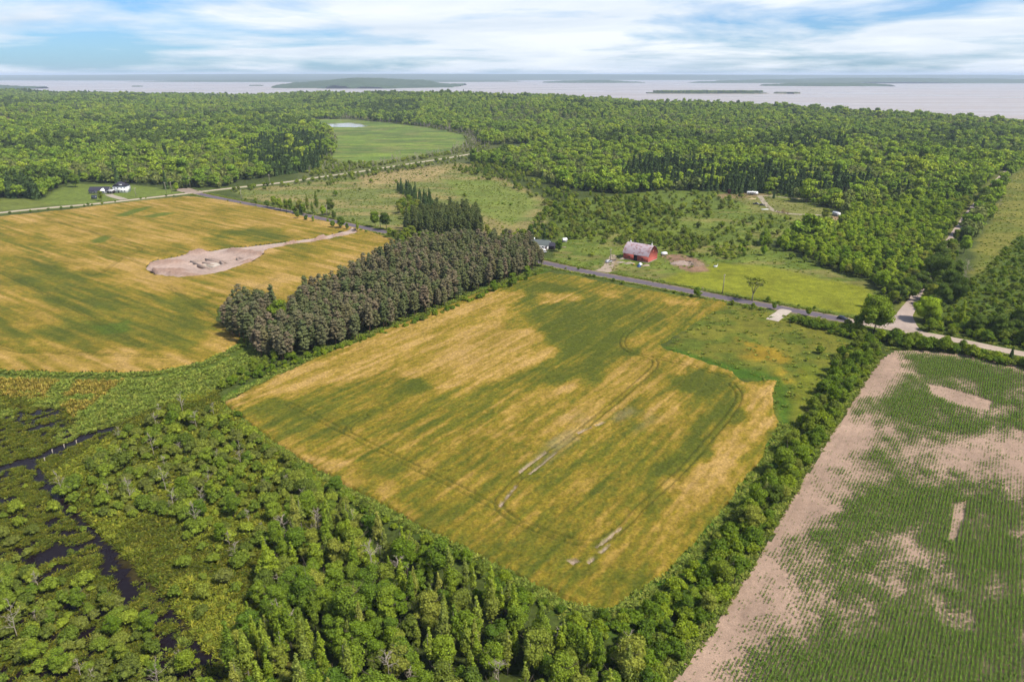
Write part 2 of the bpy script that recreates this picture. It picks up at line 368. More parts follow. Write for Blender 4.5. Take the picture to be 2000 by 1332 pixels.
paint(P_BARN, alb(136, 152, 62)); paint(P_BARN, alb(110, 132, 48), 5, 14, 0.8, (14, 9, 0.53)); paint(P_BARN, alb(170, 156, 96), 4, 14, 0.6, (22, 9, 0.62))
paint(GP([(1285, 548), (1330, 530), (1400, 512), (1500, 520), (1690, 560), (1715, 582), (1690, 618), (1640, 614), (1420, 576)]), alb(158, 164, 44), 6, 8, 0.95)
paint(GP([(1060, 402), (1150, 388), (1300, 372), (1420, 376), (1440, 400), (1300, 436), (1100, 446)]), alb(126, 146, 58), 8, 14, 0.9)
paint(P_CLEAR, alb(150, 150, 82), 4, 6, 0.8)
paint(P_LAWN, alb(134, 152, 66), 2, 3); paint(P_LAWN2, alb(134, 146, 66), 3, 4)
paint(GP([(590, 225), (700, 226), (930, 252), (970, 290), (900, 318), (640, 350), (560, 362), (600, 330), (640, 290)]), alb(120, 126, 78), 20, 30, 0.9)
paint(P_MARSH, alb(132, 160, 70), 12, 30); paint(P_MARSH, alb(154, 178, 74), 8, 30, 0.8, (110, 24, 0.52)); paint(P_MARSH, alb(104, 128, 64), 8, 30, 0.75, (60, 22, 0.5)); paint(P_MARSH, alb(160, 160, 96), 8, 30, 0.6, (40, 14, 0.58))
paint(GP([(600, 300), (700, 318), (900, 292), (930, 300), (780, 325), (640, 345), (600, 340)]), alb(140, 146, 84), 10, 20, 0.8)
paint(P_FARFIELD, alb(190, 178, 92), 6, 10)
paint(P_RGRASS, alb(152, 150, 66)); paint(P_RGRASS, alb(124, 136, 52), 6, 12, 0.8, (30, 16, 0.52))
paint(P_RSHRUB, alb(104, 126, 46))
paint(P_RMEADOW, alb(140, 140, 50)); paint(P_RMEADOW, alb(104, 124, 40), 3, 8, 0.8, (12, 8, 0.52))
paint(GP([(1440, 660), (1540, 690), (1560, 720), (1540, 790), (1500, 760), (1520, 725), (1450, 695)]), alb(188, 158, 48), 5, 8, 0.9, (6, 5, 0.44))
paint(GP([(1290, 676), (1340, 688), (1440, 715), (1530, 735), (1550, 790), (1530, 880), (1505, 880), (1520, 800), (1500, 745), (1440, 738), (1340, 705)]), alb(84, 124, 30), 2.5, 4, 0.9)
paint(GP([(1550, 700), (1640, 700), (1600, 770), (1560, 830), (1540, 780)]), alb(138, 150, 38), 4, 6, 0.6, (9, 7, 0.45))
# margins of the left field, weeds by the drain, swamp floor
paint(GP([(-260, 700), (0, 722), (300, 730), (470, 665), (480, 640), (520, 690), (480, 720), (420, 770), (240, 830), (130, 850), (-260, 800)]), alb(108, 128, 54), 3, 5)
paint(GP([(-100, 735), (20, 728), (150, 734), (300, 731), (405, 708), (470, 668), (498, 690), (420, 730), (300, 752), (150, 752), (20, 742)]), alb(112, 132, 48), 2, 3, 0.9)
paint(GP([(20, 745), (120, 745), (165, 780), (150, 825), (110, 800), (30, 790)]), alb(164, 142, 84), 3, 6, 0.85, (9, 6, 0.42))
paint(P_SWAMP, alb(84, 80, 40), 2, 6)
paint(GP([(-250, 800), (140, 800), (240, 830), (170, 900), (120, 960), (330, 1180), (420, 1300), (400, 1600), (-350, 1600)]), alb(58, 46, 28), 3, 8, 0.9)
paint(GP([(270, 1000), (330, 1030), (420, 1100), (520, 1200), (590, 1300), (500, 1330), (400, 1230), (300, 1120)]), alb(134, 128, 52), 2, 5, 0.9)
paint_line(GP([(200, 836), (285, 802), (320, 790), (400, 762), (440, 742)]), alb(122, 84, 62), 1.4, 0.8, 1.0)
paint_line(GP([(437, 790), (600, 910), (760, 998), (900, 1068), (1100, 1175), (1200, 1200)]), alb(98, 122, 40), 4, 2, 3)
paint_line(GP([(437, 785), (600, 703), (850, 600), (1060, 528)]), alb(100, 132, 36), 3.5, 2, 3)
paint_line(GP([(1530, 840), (1480, 920), (1400, 1030), (1300, 1140), (1200, 1205)]), alb(86, 120, 34), 5, 2, 3)
paint_line(R_ASPHALT, alb(118, 136, 56), 10, 3, 3); paint_line(R_GRAVEL_R, alb(104, 126, 46), 9, 3, 3)
paint_line(R_ASPHALT, alb(168, 150, 116), 4.6, 1.2, 1); paint_line(R_TOP, alb(126, 138, 66), 9, 3, 4); paint_line(R_LANE, alb(132, 138, 62), 6, 3, 3)
paint(GP([(1290, 498), (1325, 496), (1370, 508), (1384, 530), (1350, 532), (1318, 522), (1308, 512)]), alb(176, 140, 116), 2, 4, 0.95)
paint(GP([(1175, 530), (1180, 508), (1198, 498), (1212, 512), (1196, 530)]), alb(184, 158, 130), 2, 2, 0.8)
paint(GP([(1405, 388), (1440, 388), (1500, 384), (1510, 380), (1440, 376), (1400, 380)]), alb(176, 148, 110), 2, 3, 0.8)
paint(GP([(1612, 424), (1640, 422), (1642, 430), (1614, 432)]), alb(206, 172, 136), 2, 2, 0.9)
d_site = sdf(PN, P_SITE); gz[nidx] -= np.where(d_site > 0.5, 4.0, 0.0)
ny, nx = XX.shape
ii = np.arange(ny * nx).reshape(ny, nx)
gq = np.stack([ii[:-1, :-1], ii[:-1, 1:], ii[1:, 1:], ii[1:, :-1]], -1).reshape(-1, 4)
gme = mesh_np('ground', np.stack([gx, gy, gz], 1), gq, mats=[M['ground']]); set_col(gme, 'Col', gcol)
tag(link('ground', gme), kind='structure')

# ------------------------------------------------------------------ lake and far land
def water_mat(name, col, rough, bump, scale, spec=0.5):
    m, t, N, Lk = new_mat(name)
    o = N('ShaderNodeOutputMaterial'); b = N('ShaderNodeBsdfPrincipled'); Lk(b.outputs[0], o.inputs[0])
    g = N('ShaderNodeNewGeometry'); mp = N('ShaderNodeMapping'); mp.inputs['Scale'].default_value = scale
    Lk(g.outputs['Position'], mp.inputs[0]); n = noise_node(t, 1.0, 5, 0.6, mp.outputs[0])
    b.inputs['Base Color'].default_value = (*col, 1); b.inputs['Specular IOR Level'].default_value = spec
    Lk(ramp_node(t, n.outputs['Fac'], [(0.35, rough * 0.6), (0.65, rough * 1.4)]), b.inputs['Roughness'])
    n2 = noise_node(t, bump[1], 3, 0.5, g.outputs['Position'])
    bp = N('ShaderNodeBump'); bp.inputs['Strength'].default_value = bump[0]; bp.inputs['Distance'].default_value = 0.3
    Lk(n2.outputs['Fac'], bp.inputs['Height']); Lk(bp.outputs[0], b.inputs['Normal'])
    return m
M['lake'] = water_mat('lake_water', (0.27, 0.235, 0.22), 0.42, (0.25, 0.02), (0.0006, 0.004, 1))
M['bog'] = water_mat('bog_water', (0.008, 0.005, 0.007), 0.3, (0.1, 0.4), (0.2, 0.2, 1), 0.10)
M['pond'] = water_mat('pond_water', (0.25, 0.26, 0.27), 0.15, (0.1, 0.2), (0.05, 0.05, 1))
tag(link('lake', mesh_np('lake', [(-60000, 1150, WATER_Z), (60000, 1150, WATER_Z), (60000, 60000, WATER_Z), (-60000, 60000, WATER_Z)], [(0, 1, 2, 3)], mats=[M['lake']])), kind='structure')

def land(name, cx, cyy, lx, ly, top, seed, res=(90, 26), trees=14.0, rock=False):
    """a wooded island or shore: outline bumpy with crowns"""
    u = np.linspace(-1, 1, res[0]); v = np.linspace(-1, 1, res[1]); UU, VV = np.meshgrid(u, v)
    X = cx + UU * lx; Y = cyy + VV * ly
    r = np.sqrt(UU ** 2 + VV ** 2) + (fbm(X / (lx * 0.3), Y / (ly * 0.4), seed, 4) - 0.5) * 0.7
    edge = sstep(1.0, 0.86, r)
    inner = sstep(1.0, 0.25, r)
    rg = np.random.default_rng(seed)
    Z = WATER_Z - 3 + edge * (5 + trees * (0.75 + 0.25 * rg.random(X.shape))) + inner * (top - trees) * (0.6 + 0.6 * fbm(X / (lx * 0.35), Y / (ly * 0.5), seed + 4, 3)) + edge * (rg.random(X.shape) - 0.5) * trees * 0.35
    idx = np.arange(X.size).reshape(X.shape)
    q = np.stack([idx[:-1, :-1], idx[:-1, 1:], idx[1:, 1:], idx[1:, :-1]], -1).reshape(-1, 4)
    me = mesh_np(name, np.stack([X.ravel(), Y.ravel(), Z.ravel()], 1), q, mats=[M['ground']], smooth=False)
    g = fbm(X / 60, Y / 60, seed + 9, 3).ravel()[:, None]
    c = np.array(alb(72, 92, 48, 2.0)) * (0.75 + 0.5 * g)
    if rock: c = np.where((edge.ravel() < 0.55)[:, None], np.array(alb(186, 170, 150)), c)
    set_col(me, 'Col', c); return tag(link(name, me), kind='structure')
land('wooded_island', -1700, 9000, 1100, 1900, 88, 1, (130, 60))
land('small_island', 1430, 5300, 440, 140, 8, 2, (130, 24), 5, True)
land('islet', 1985, 5240, 95, 40, 10, 3, (40, 12), 10, True)
land('headland_left', -5600, 7100, 1000, 480, 40, 4, (90, 24))
land('far_shore_right', 3900, 8900, 850, 420, 34, 5, (120, 16))
land('islet', -4270, 8300, 60, 40, 8, 6, (20, 8), 8)
land('islet', -3130, 8900, 90, 50, 8, 7, (20, 8), 8)
land('far_shore_middle', 1300, 12300, 900, 500, 40, 8, (120, 14))
land('far_shore_middle', -3400, 13800, 3800, 700, 40, 9, (200, 14))
land('far_shore_right', 6500, 12500, 3600, 1300, 70, 10, (200, 16))
land('far_hills', 0, 24000, 34000, 8000, 135, 12, (460, 28))

# ------------------------------------------------------------------ crops
def crop_grid(poly, ax, ay, res, jit=1.2, seed=3):
    s = poly @ ax; t = poly @ ay
    a = np.arange(s.min() - 1, s.max() + 1, res); b = np.arange(t.min() - 1, t.max() + 1, res)
    A, B = np.meshgrid(a, b); P = np.stack([(A * ax[0] + B * ay[0]).ravel(), (A * ax[1] + B * ay[1]).ravel()], 1)
    w = np.stack([fbm(P[:, 0] / 6, P[:, 1] / 6, seed, 3) - 0.5, fbm(P[:, 0] / 6, P[:, 1] / 6, seed + 7, 3) - 0.5], 1)
    return A, B, P, sdf(P + w * jit * 2, poly)
def cut_mesh(name, shape, P, Z, keep, mat):
    idx = np.arange(P.shape[0]).reshape(shape)
    q = np.stack([idx[:-1, :-1], idx[:-1, 1:], idx[1:, 1:], idx[1:, :-1]], -1).reshape(-1, 4)
    q = q[keep[q].all(1)]; used = np.zeros(len(P), bool); used[q.ravel()] = True
    mp = np.cumsum(used) - 1
    # winding up
    v = np.stack([P[used, 0], P[used, 1], Z[used]], 1); q = mp[q]
    e1 = v[q[0, 1]] - v[q[0, 0]]; e2 = v[q[0, 3]] - v[q[0, 0]]
    if np.cross(e1, e2)[2] < 0: q = q[:, ::-1]
    return mesh_np(name, v, q, mats=[mat]), used
def tram_depth(P, lines_, gauge=1.1, width=0.38, out=None):
    d = np.full(len(P), 9.0)
    for l in lines_:
        d = np.minimum(d, np.abs(dline(P, smooth_line(GP(l), 1.5)) - gauge))
    return np.clip(1.3 - d / width, 0, 1)
def field_mask(P, base, polys, feather, jit, seed):
    w = np.stack([fbm(P[:, 0] / 11, P[:, 1] / 11, seed, 4) - 0.5, fbm(P[:, 0] / 11, P[:, 1] / 11, seed + 5, 4) - 0.5], 1)
    g = base.copy()
    for poly, val in polys:
        m = np.clip(sdf(P + w * jit, GP(poly)) / feather + 0.5, 0, 1)
        g = g * (1 - m) + val * m
    return g
CG = [alb(104, 114, 36), alb(130, 130, 40), alb(166, 146, 48), alb(200, 167, 80), alb(222, 184, 110)]   # green to ripe
def ramp_np(g, cols):
    k = np.linspace(0, 1, len(cols)); return np.stack([np.interp(g, k, [c[i] for c in cols]) for i in range(3)], 1)

def build_main_field():
    A, B, P, d = crop_grid(P_FIELD, U, V, 0.42)
    s, t = A.ravel(), B.ravel()
    streak = fbm(s / 26, t / 1.9, 40, 5) - 0.5; blot = fbm(s / 18, t / 8, 44, 5) - 0.5
    polys = [([(500, 765), (600, 712), (760, 648), (880, 598), (960, 568), (1015, 578), (970, 620), (1000, 650), (1060, 650), (1100, 690), (1060, 715), (960, 740), (880, 760), (760, 735), (640, 765), (560, 785)], .78),
             ([(1020, 545), (1100, 560), (1300, 595), (1290, 640), (1220, 670), (1260, 700), (1200, 700), (1150, 740), (1060, 775), (1000, 775), (1060, 722), (1110, 690), (1050, 640), (1020, 600)], .10),
             ([(1200, 700), (1290, 688), (1340, 698), (1420, 712), (1440, 735), (1300, 722), (1270, 760), (1200, 830), (1100, 860), (960, 880), (940, 850), (1000, 785), (1080, 742), (1150, 748)], .70),
             ([(1310, 735), (1420, 735), (1445, 760), (1400, 772), (1310, 768)], .06),
             ([(1450, 748), (1522, 743), (1508, 790), (1525, 825), (1440, 930), (1370, 1010), (1390, 900), (1445, 820)], .92),
             ([(1300, 770), (1350, 770), (1335, 800), (1270, 835), (1255, 800)], .80),
             ([(1430, 772), (1405, 860), (1340, 935), (1260, 1000), (1215, 985), (1300, 885), (1370, 800)], .12),
             ([(1250, 860), (1330, 850), (1260, 960), (1170, 1010), (1120, 1000), (1180, 920)], .42),
             ([(850, 1030), (1000, 1060), (1130, 1085), (1260, 1150), (1150, 1200), (1000, 1130)], .34),
             ([(1300, 960), (1400, 935), (1370, 1050), (1290, 1130), (1220, 1105), (1250, 1020)], .62),
             ([(540, 862), (620, 888), (700, 942), (800, 1000), (780, 1006), (690, 962), (600, 912)], .92),
             ([(440, 790), (560, 775), (640, 800), (600, 850), (500, 842)], .22),
             ([(600, 765), (760, 740), (880, 770), (860, 835), (700, 842), (640, 812)], .30),
             ([(620, 852), (800, 850), (960, 960), (1100, 1020), (1000, 1045), (800, 970)], .56),
             ([(1050, 575), (1130, 570), (1125, 590), (1060, 596)], .7), ([(1190, 570), (1215, 572), (1205, 584), (1180, 580)], .75), ([(1300, 586), (1365, 590), (1360, 602), (1310, 598)], .8),
             ([(437, 790), (600, 712), (850, 611), (960, 567), (960, 572), (850, 618), (600, 722), (450, 795)], .85)]
    g = field_mask(P, np.full(len(P), .42), polys, 7, 16, 60)
    g = np.clip(0.42 + (g - 0.47) * 1.0 + streak * 0.95 + blot * 0.5 + (fbm(s / 2.4, t / 0.9, 71, 2) - 0.5) * 0.45, 0, 1)
    tr = tram_depth(P, [[(1300, 600), (1240, 640), (1216, 664), (1224, 686), (1270, 701), (1278, 716), (1250, 745), (1150, 830), (1050, 905), (985, 965), (975, 992), (1005, 1018), (1060, 1040), (1130, 1062), (1190, 1050), (1260, 985), (1340, 910), (1425, 810), (1442, 775), (1428, 752)],
                        [(560, 790), (680, 850), (820, 920), (960, 988), (1010, 1020)], [(678, 848), (682, 835), (712, 815)], [(1280, 700), (1345, 716), (1420, 738)]])
    c = ramp_np(g, CG)
    c = c * (1 - tr[:, None] * 0.55) + np.array(alb(84, 92, 38)) * tr[:, None] * 0.55
    pale = np.zeros(len(P))
    for l, wd in (([(1212, 1034), (1165, 1072)], .3), ([(1190, 1068), (1150, 1102)], .35), ([(1128, 848), (1180, 828)], .4), ([(1008, 952), (976, 990)], .4)):
        pale = np.maximum(pale, np.clip(1.6 - dline(P, GP(l)) / wd, 0, 1) * sstep(0.3, 0.5, fbm(P[:, 0] / 2, P[:, 1] / 2, 80, 2)))
    for l in ([(1086, 886), (1034, 928)], [(1066, 886), (1016, 924)]): pale = np.maximum(pale, np.clip(1.7 - dline(P, GP(l)) / 0.34, 0, 1))
    pale = np.maximum(pale, np.clip(sdf(P, GP([(1106, 1098), (1124, 1095), (1132, 1100), (1118, 1106)])) / 0.5 + 0.5, 0, 1))
    c = c * (1 - pale[:, None]) + np.array(alb(206, 184, 160)) * pale[:, None]
    wash = sstep(0.5, 0.75, fbm(s / 16, t / 9, 90, 3)) * np.clip(sdf(P, GP([(980, 860), (1260, 740), (1340, 800), (1180, 960), (1040, 960)])) / 10, 0, 1) * 0.45
    c = c * (1 - wash[:, None]) + np.array(alb(168, 156, 118)) * wash[:, None]
    hz = 0.75 - 0.5 * tr - 0.6 * pale + (fbm(P[:, 0] / 0.9, P[:, 1] / 0.9, 14, 2) - 0.5) * 0.55 + (fbm(P[:, 0] / 9, P[:, 1] / 9, 15, 2) - 0.5) * 0.5
    hz = np.where(d < 0.6, 0.02, hz)
    me, used = cut_mesh('wheat_crop', A.shape, P, np.maximum(hz, 0.02), d > 0, M['wheat']); set_col(me, 'Col', c[used])
    tag(link('wheat_crop', me), 'ripening wheat crop in streaks of green and gold with curving wheel tracks, middle field', 'wheat', kind='stuff')

def build_left_field():
    A, B, P, d = crop_grid(P_LEFT, V, U, 0.8)
    s, t = A.ravel(), B.ravel()
    streak = fbm(s / 32, t / 2.6, 140, 5) - 0.5; blot = fbm(s / 34, t / 20, 144, 4) - 0.56
    polys = [([(0, 470), (100, 510), (260, 555), (430, 575), (440, 625), (300, 640), (120, 605), (0, 570), (-200, 520)], .42),
             ([(-100, 600), (200, 610), (420, 618), (430, 660), (250, 695), (100, 680), (-100, 660)], .34),
             ([(420, 455), (520, 440), (570, 465), (490, 482), (400, 478)], .18),
             ([(-100, 425), (120, 440), (60, 520), (-100, 520)], .5),
             ([(370, 470), (460, 470), (520, 480), (400, 500), (300, 500)], .5),
             ([(560, 470), (700, 460), (740, 480), (640, 510), (560, 500)], .6),
             ([(30, 692), (250, 696), (245, 729), (50, 725)], .92), ([(425, 645), (472, 655), (465, 682), (415, 702), (408, 668)], .82),
             ([(260, 540), (420, 545), (560, 520), (640, 500), (700, 480), (560, 560), (430, 580), (300, 570)], .78)]
    g = field_mask(P, np.full(len(P), .74), polys, 16, 30, 160)
    g = np.clip(g - 0.04 + streak * 1.05 + blot * 0.7 + (fbm(s / 3, t / 1.6, 171, 2) - 0.5) * 0.3, 0, 1)
    tr = tram_depth(P, [[(-60, 505), (0, 532), (140, 602), (275, 678)], [(90, 428), (180, 455), (272, 486), (240, 505), (190, 538), (160, 528)], [(-60, 668), (0, 678), (40, 688), (150, 692), (330, 699)], [(190, 480), (330, 540)], [(330, 560), (400, 610), (430, 625)], [(540, 545), (470, 575), (390, 585)]], 1.0, 0.6)
    c = ramp_np(g, CG)
    for poly in ([(225, 424), (262, 410), (300, 404), (270, 416), (245, 425)], [(275, 425), (320, 417), (345, 418), (300, 427)], [(178, 472), (205, 461), (216, 464), (205, 475), (185, 477)], [(180, 640), (250, 630), (255, 650), (200, 655)]):
        m = np.clip(sdf(P, GP(poly)) / 3 + 0.6, 0, 1)[:, None] * 0.85; c = c * (1 - m) + np.array(alb(104, 128, 38)) * m
    c = c * (1 - tr[:, None] * 0.5) + np.array(alb(84, 94, 40)) * tr[:, None] * 0.5
    ds = sdf(P + (np.stack([fbm(P[:, 0] / 5, P[:, 1] / 5, 3, 3), fbm(P[:, 0] / 5, P[:, 1] / 5, 8, 3)], 1) - 0.5) * 5, P_SITE)
    hz = 0.72 - 0.45 * tr + (fbm(P[:, 0] / 1.4, P[:, 1] / 1.4, 14, 2) - 0.5) * 0.3 + (fbm(P[:, 0] / 12, P[:, 1] / 12, 16, 2) - 0.5) * 0.5
    hz = np.where((d < 0.9) | (ds > -0.9), 0.02, hz)
    me, used = cut_mesh('wheat_crop', A.shape, P, np.maximum(hz, 0.02), (d > 0) & (ds < 0), M['wheat']); set_col(me, 'Col', c[used])
    tag(link('wheat_crop', me), 'golden wheat crop with green patches round the dug house site, left field', 'wheat', kind='stuff')

def build_site():
    A, B, P, d = crop_grid(P_SITE, V, U, 0.55, 1.5, 9)
    n = len(P); z = 0.15 + (fbm(P[:, 0] / 3, P[:, 1] / 3, 4, 4) - 0.5) * 0.35
    c = np.tile(np.array(alb(222, 196, 182, 2.4)), (n, 1)); m = fbm(P[:, 0] / 6, P[:, 1] / 6, 6, 4)[:, None]
    c = c * (0.84 + 0.3 * m)
    for (a, b, w, h) in (((300, 518), (345, 514), 4.5, 1.6), ((365, 497), (392, 496), 4, 2.2), ((300, 532), (350, 532), 4.5, 1.5), ((340, 537), (395, 541), 3, 1.2), ((455, 491), (505, 498), 4, 1.5), ((480, 514), (512, 506), 3, 1.3), ((560, 480), (575, 476), 2.4, 1.6), ((612, 474), (632, 466), 2.6, 1.8), ((655, 462), (668, 460), 2, .9), ((688, 452), (698, 454), 2.5, 2.0), ((463, 481), (470, 479), 2, 1.6), ((425, 536), (445, 530), 2, 0.9)):
        dd = dline(P, GP([a, b])); q = np.exp(-(dd / w) ** 2); z = z + 1.45 * h * q * (0.6 + 0.8 * fbm(P[:, 0] / 2.5, P[:, 1] / 2.5, 33, 3))
        q = np.clip(q * 1.4, 0, 1)[:, None] * 0.75; c = c * (1 - q) + np.array(alb(190, 156, 138, 2.5)) * q
    for (a, b, w) in (((375, 512), (400, 509), .9), ((383, 519), (398, 524), .8), ((398, 518), (414, 525), 1.1), ((404, 506), (428, 511), 1.1), ((430, 512), (438, 516), 1.0), ((431, 512), (459, 508), .7), ((374, 517), (397, 513), .9), ((460, 503), (470, 506), .7), ((396, 513), (405, 514), .8)):
        dd = dline(P, GP([a, b])); z = z - 3.0 * sstep(w * 1.3 + 0.9, w * 1.3, dd)
    fl = np.clip(sdf(P, GP([(398, 516), (428, 513), (440, 516), (420, 523), (404, 521)])) + 0.5, 0, 1)[:, None]
    c = c * (1 - fl) + np.array(alb(240, 226, 210, 2.3)) * fl
    rd = np.clip(2.4 - dline(P, GP([(420, 492), (480, 486), (560, 474), (640, 463), (695, 452)])), 0, 1)[:, None] * 0.7
    c = c * (1 - rd) + np.array(alb(230, 210, 196, 2.4)) * rd
    z = np.where(d < 0.8, np.minimum(z, 0.03), z)
    me, used = cut_mesh('building_site_dirt', A.shape, P, z, d > -0.3, M['dirt']); set_col(me, 'Col', c[used])
    tag(link('building_site_dirt', me), 'pale dug dirt with foundation trenches and spoil heaps in the left wheat field', 'dirt', kind='structure')
build_main_field(); build_left_field(); build_site()

# ------------------------------------------------------------------ roads
def ribbon(name, line, half, mat, z, col=None, hw=None, jit=0.0):
    n = len(line); d = np.gradient(line, axis=0); d /= np.linalg.norm(d, axis=1)[:, None]; nrm = np.stack([-d[:, 1], d[:, 0]], 1)
    hw = np.full(n, half) if hw is None else hw
    ks = np.linspace(-1, 1, 5); vs = []
    for k in ks:
        w = hw * k
        if jit and abs(k) == 1: w = w * (1 + (fbm(line[:, 0] / 5, line[:, 1] / 5, 3 + int(k), 3) - 0.5) * jit)
        p = line + nrm * w[:, None]; vs.append(np.stack([p[:, 0], p[:, 1], hgt(p[:, 0], p[:, 1]) + z + 0.05 * (1 - abs(k))], 1))
    v = np.stack(vs, 1).reshape(-1, 3); idx = np.arange(n * 5).reshape(n, 5)
    q = np.stack([idx[:-1, 1:], idx[:-1, :-1], idx[1:, :-1], idx[1:, 1:]], -1).reshape(-1, 4)
    if np.cross(v[q[0, 1]] - v[q[0, 0]], v[q[0, 3]] - v[q[0, 0]])[2] < 0: q = q[:, ::-1]
    me = mesh_np(name, v, q, mats=[mat])
    if col is not None: set_col(me, 'Col', np.tile(np.array(col), (len(v), 1)))
    return tag(link(name, me), kind='structure')
M['gravel'] = ground_mat('gravel', ((0.08, 0.12), (0.6, 0.12), (4.0, 0.15)), 0.3)
M['asphalt'] = simple('asphalt', alb(132, 120, 132, 2.6), 0.85, var=0.15, scale=0.4)
ribbon('gravel_shoulder', R_ASPHALT, 4.3, M['gravel'], 0.03, alb(186, 166, 140), jit=0.35)
ribbon('asphalt_road', R_ASPHALT, 3.35, M['asphalt'], 0.05)
ribbon('gravel_road', R_GRAVEL_R, 3.4, M['gravel'], 0.04, alb(216, 196, 178, 2.4), jit=0.2)
ribbon('gravel_road', R_TOP, 3.6, M['gravel'], 0.045, alb(224, 208, 186, 2.3), jit=0.2)
hwl = np.interp(np.arange(len(R_LANE)), [0, 2, 5, 12, len(R_LANE)], [10, 6.0, 3.6, 2.3, 2.0])
ribbon('gravel_lane', R_LANE, 3.2, M['gravel'], 0.055, alb(216, 196, 184, 2.4), hw=hwl, jit=0.2)
ribbon('driveway', smooth_line(GP([(1536, 605), (1525, 613), (1508, 626)]), 2), 3.0, M['gravel'], 0.07, alb(226, 212, 198, 2.3), jit=0.2)
ribbon('driveway', smooth_line(GP([(1176, 531), (1184, 526), (1192, 512), (1200, 498)]), 2), 1.8, M['gravel'], 0.07, alb(210, 190, 168), hw=np.interp(np.arange(30), [0, 6, 30], [5, 3, 1.6])[:len(smooth_line(GP([(1176, 531), (1184, 526), (1192, 512), (1200, 498)]), 2))], jit=0.3)
ribbon('driveway', smooth_line(GP([(243, 390), (232, 387), (218, 383), (212, 380)]), 3), 3.5, M['gravel'], 0.07, alb(214, 202, 184))
ribbon('gravel_junction', smooth_line(GP([(352, 369), (372, 374), (392, 378)]), 3), 8, M['gravel'], 0.065, alb(196, 176, 160), jit=0.2)
ribbon('gravel_track', smooth_line(GP([(1483, 382), (1490, 392), (1500, 404), (1515, 413), (1545, 418), (1580, 420), (1615, 421)]), 4), 2.4, M['gravel'], 0.05, alb(206, 192, 170), jit=0.3)
ribbon('gravel_track', smooth_line(GP([(1478, 383), (1500, 383), (1540, 387), (1575, 390)]), 4), 2.2, M['gravel'], 0.06, alb(196, 184, 152), jit=0.3)
ribbon('gravel_track', smooth_line(GP([(10, 243), (22, 249), (32, 253)]), 10), 6, M['gravel'], 0.1, alb(206, 178, 130))
# pond in the marsh and bog water
def sheet(name, poly, z, mat, res=1.5, jit=3.0, kind='structure', thr=0.0):
    A, B, P, d = crop_grid(poly, np.array([1., 0]), np.array([0, 1.]), res, jit, 5)
    me, used = cut_mesh(name, A.shape, P, np.full(len(P), z), d > thr, mat)
    return tag(link(name, me), kind=kind)
sheet('pond', GP([(628, 244), (660, 241), (690, 240), (722, 247), (700, 250), (660, 249), (640, 249)]), 0.25, M['pond'], 6, 14)
sheet('bog_water', GP([(-300, 815), (60, 800), (110, 790), (150, 815), (160, 850), (200, 833), (232, 830), (240, 838), (222, 850), (200, 862), (190, 872), (140, 900), (100, 920), (150, 990), (260, 1100), (345, 1185), (400, 1250), (440, 1300), (420, 1600), (-300, 1600)]), 0.12, M['bog'], 1.5, 2.0)

# ------------------------------------------------------------------ plant meshes
def _ico(sub):
    bm = bmesh.new(); bmesh.ops.create_icosphere(bm, subdivisions=sub, radius=1.0)
    v = np.array([x.co[:] for x in bm.verts]); f = np.array([[q.index for q in p.verts] for p in bm.faces]); bm.free(); return v, f
ICO1, ICO2 = _ico(1), _ico(2)
def leaves(rg, c, r, n, size, up=0.35, shell=(0.78, 1.12), droop=0.0):
    """n leaf sprays on a clump of centre c and radii r"""
    d = rg.normal(size=(n, 3)); d[:, 2] = np.where(rg.random(n) < 0.75, np.abs(d[:, 2]), d[:, 2]); d /= np.linalg.norm(d, axis=1)[:, None]
    p = c + d * r * rg.uniform(*shell, (n, 1))
    nr = d + rg.normal(size=(n, 3)) * 0.55; nr[:, 2] += up; nr /= np.linalg.norm(nr, axis=1)[:, None]
    a = np.cross(nr, rg.normal(size=(n, 3))); a /= np.linalg.norm(a, axis=1)[:, None] + 1e-9; b = np.cross(nr, a)
    s = size * rg.uniform(0.55, 1.35, (n, 1)); e = rg.uniform(0.5, 1.0, (n, 1))
    a, b = a * s, b * s * e
    v = np.stack([p - a, p - b * 0.9 - nr * s * 0.15, p + a * 1.1, p + b - nr * s * 0.12], 1)
    val = np.repeat(rg.random(n), 4)
    return v.reshape(-1, 3), val
def clump_mesh(name, blobs, per, size, mat, seed, core=0.82, up=0.35, ico=ICO1):
    rg = np.random.default_rng(seed); V_, Q, T, W = [], [], [], []; n = 0
    for bl in blobs:
        c = np.array(bl[:3]); r = np.array(bl[3:6])
        if core:
            iv, itri = ico; k = 1 + (rg.random(len(iv)) - 0.5)[:, None] * 0.7
            V_.append(c + iv * r * core * k); T.append(itri + n); W.append(rg.random(len(iv)) * 0.8 + 0.1); n += len(iv)
        m = max(6, int(per * (r[0] * r[1] + r[0] * r[2] + r[1] * r[2]) / 3))
        v, val = leaves(rg, c, r, m, size, up); V_.append(v); W.append(val)
        Q.append(np.arange(len(v)).reshape(-1, 4) + n); n += len(v)
    me = mesh_np(name, np.vstack(V_), np.vstack(Q), np.vstack(T) if T else None, [mat], smooth=False)
    set_f(me, 'v', np.concatenate(W)); return me
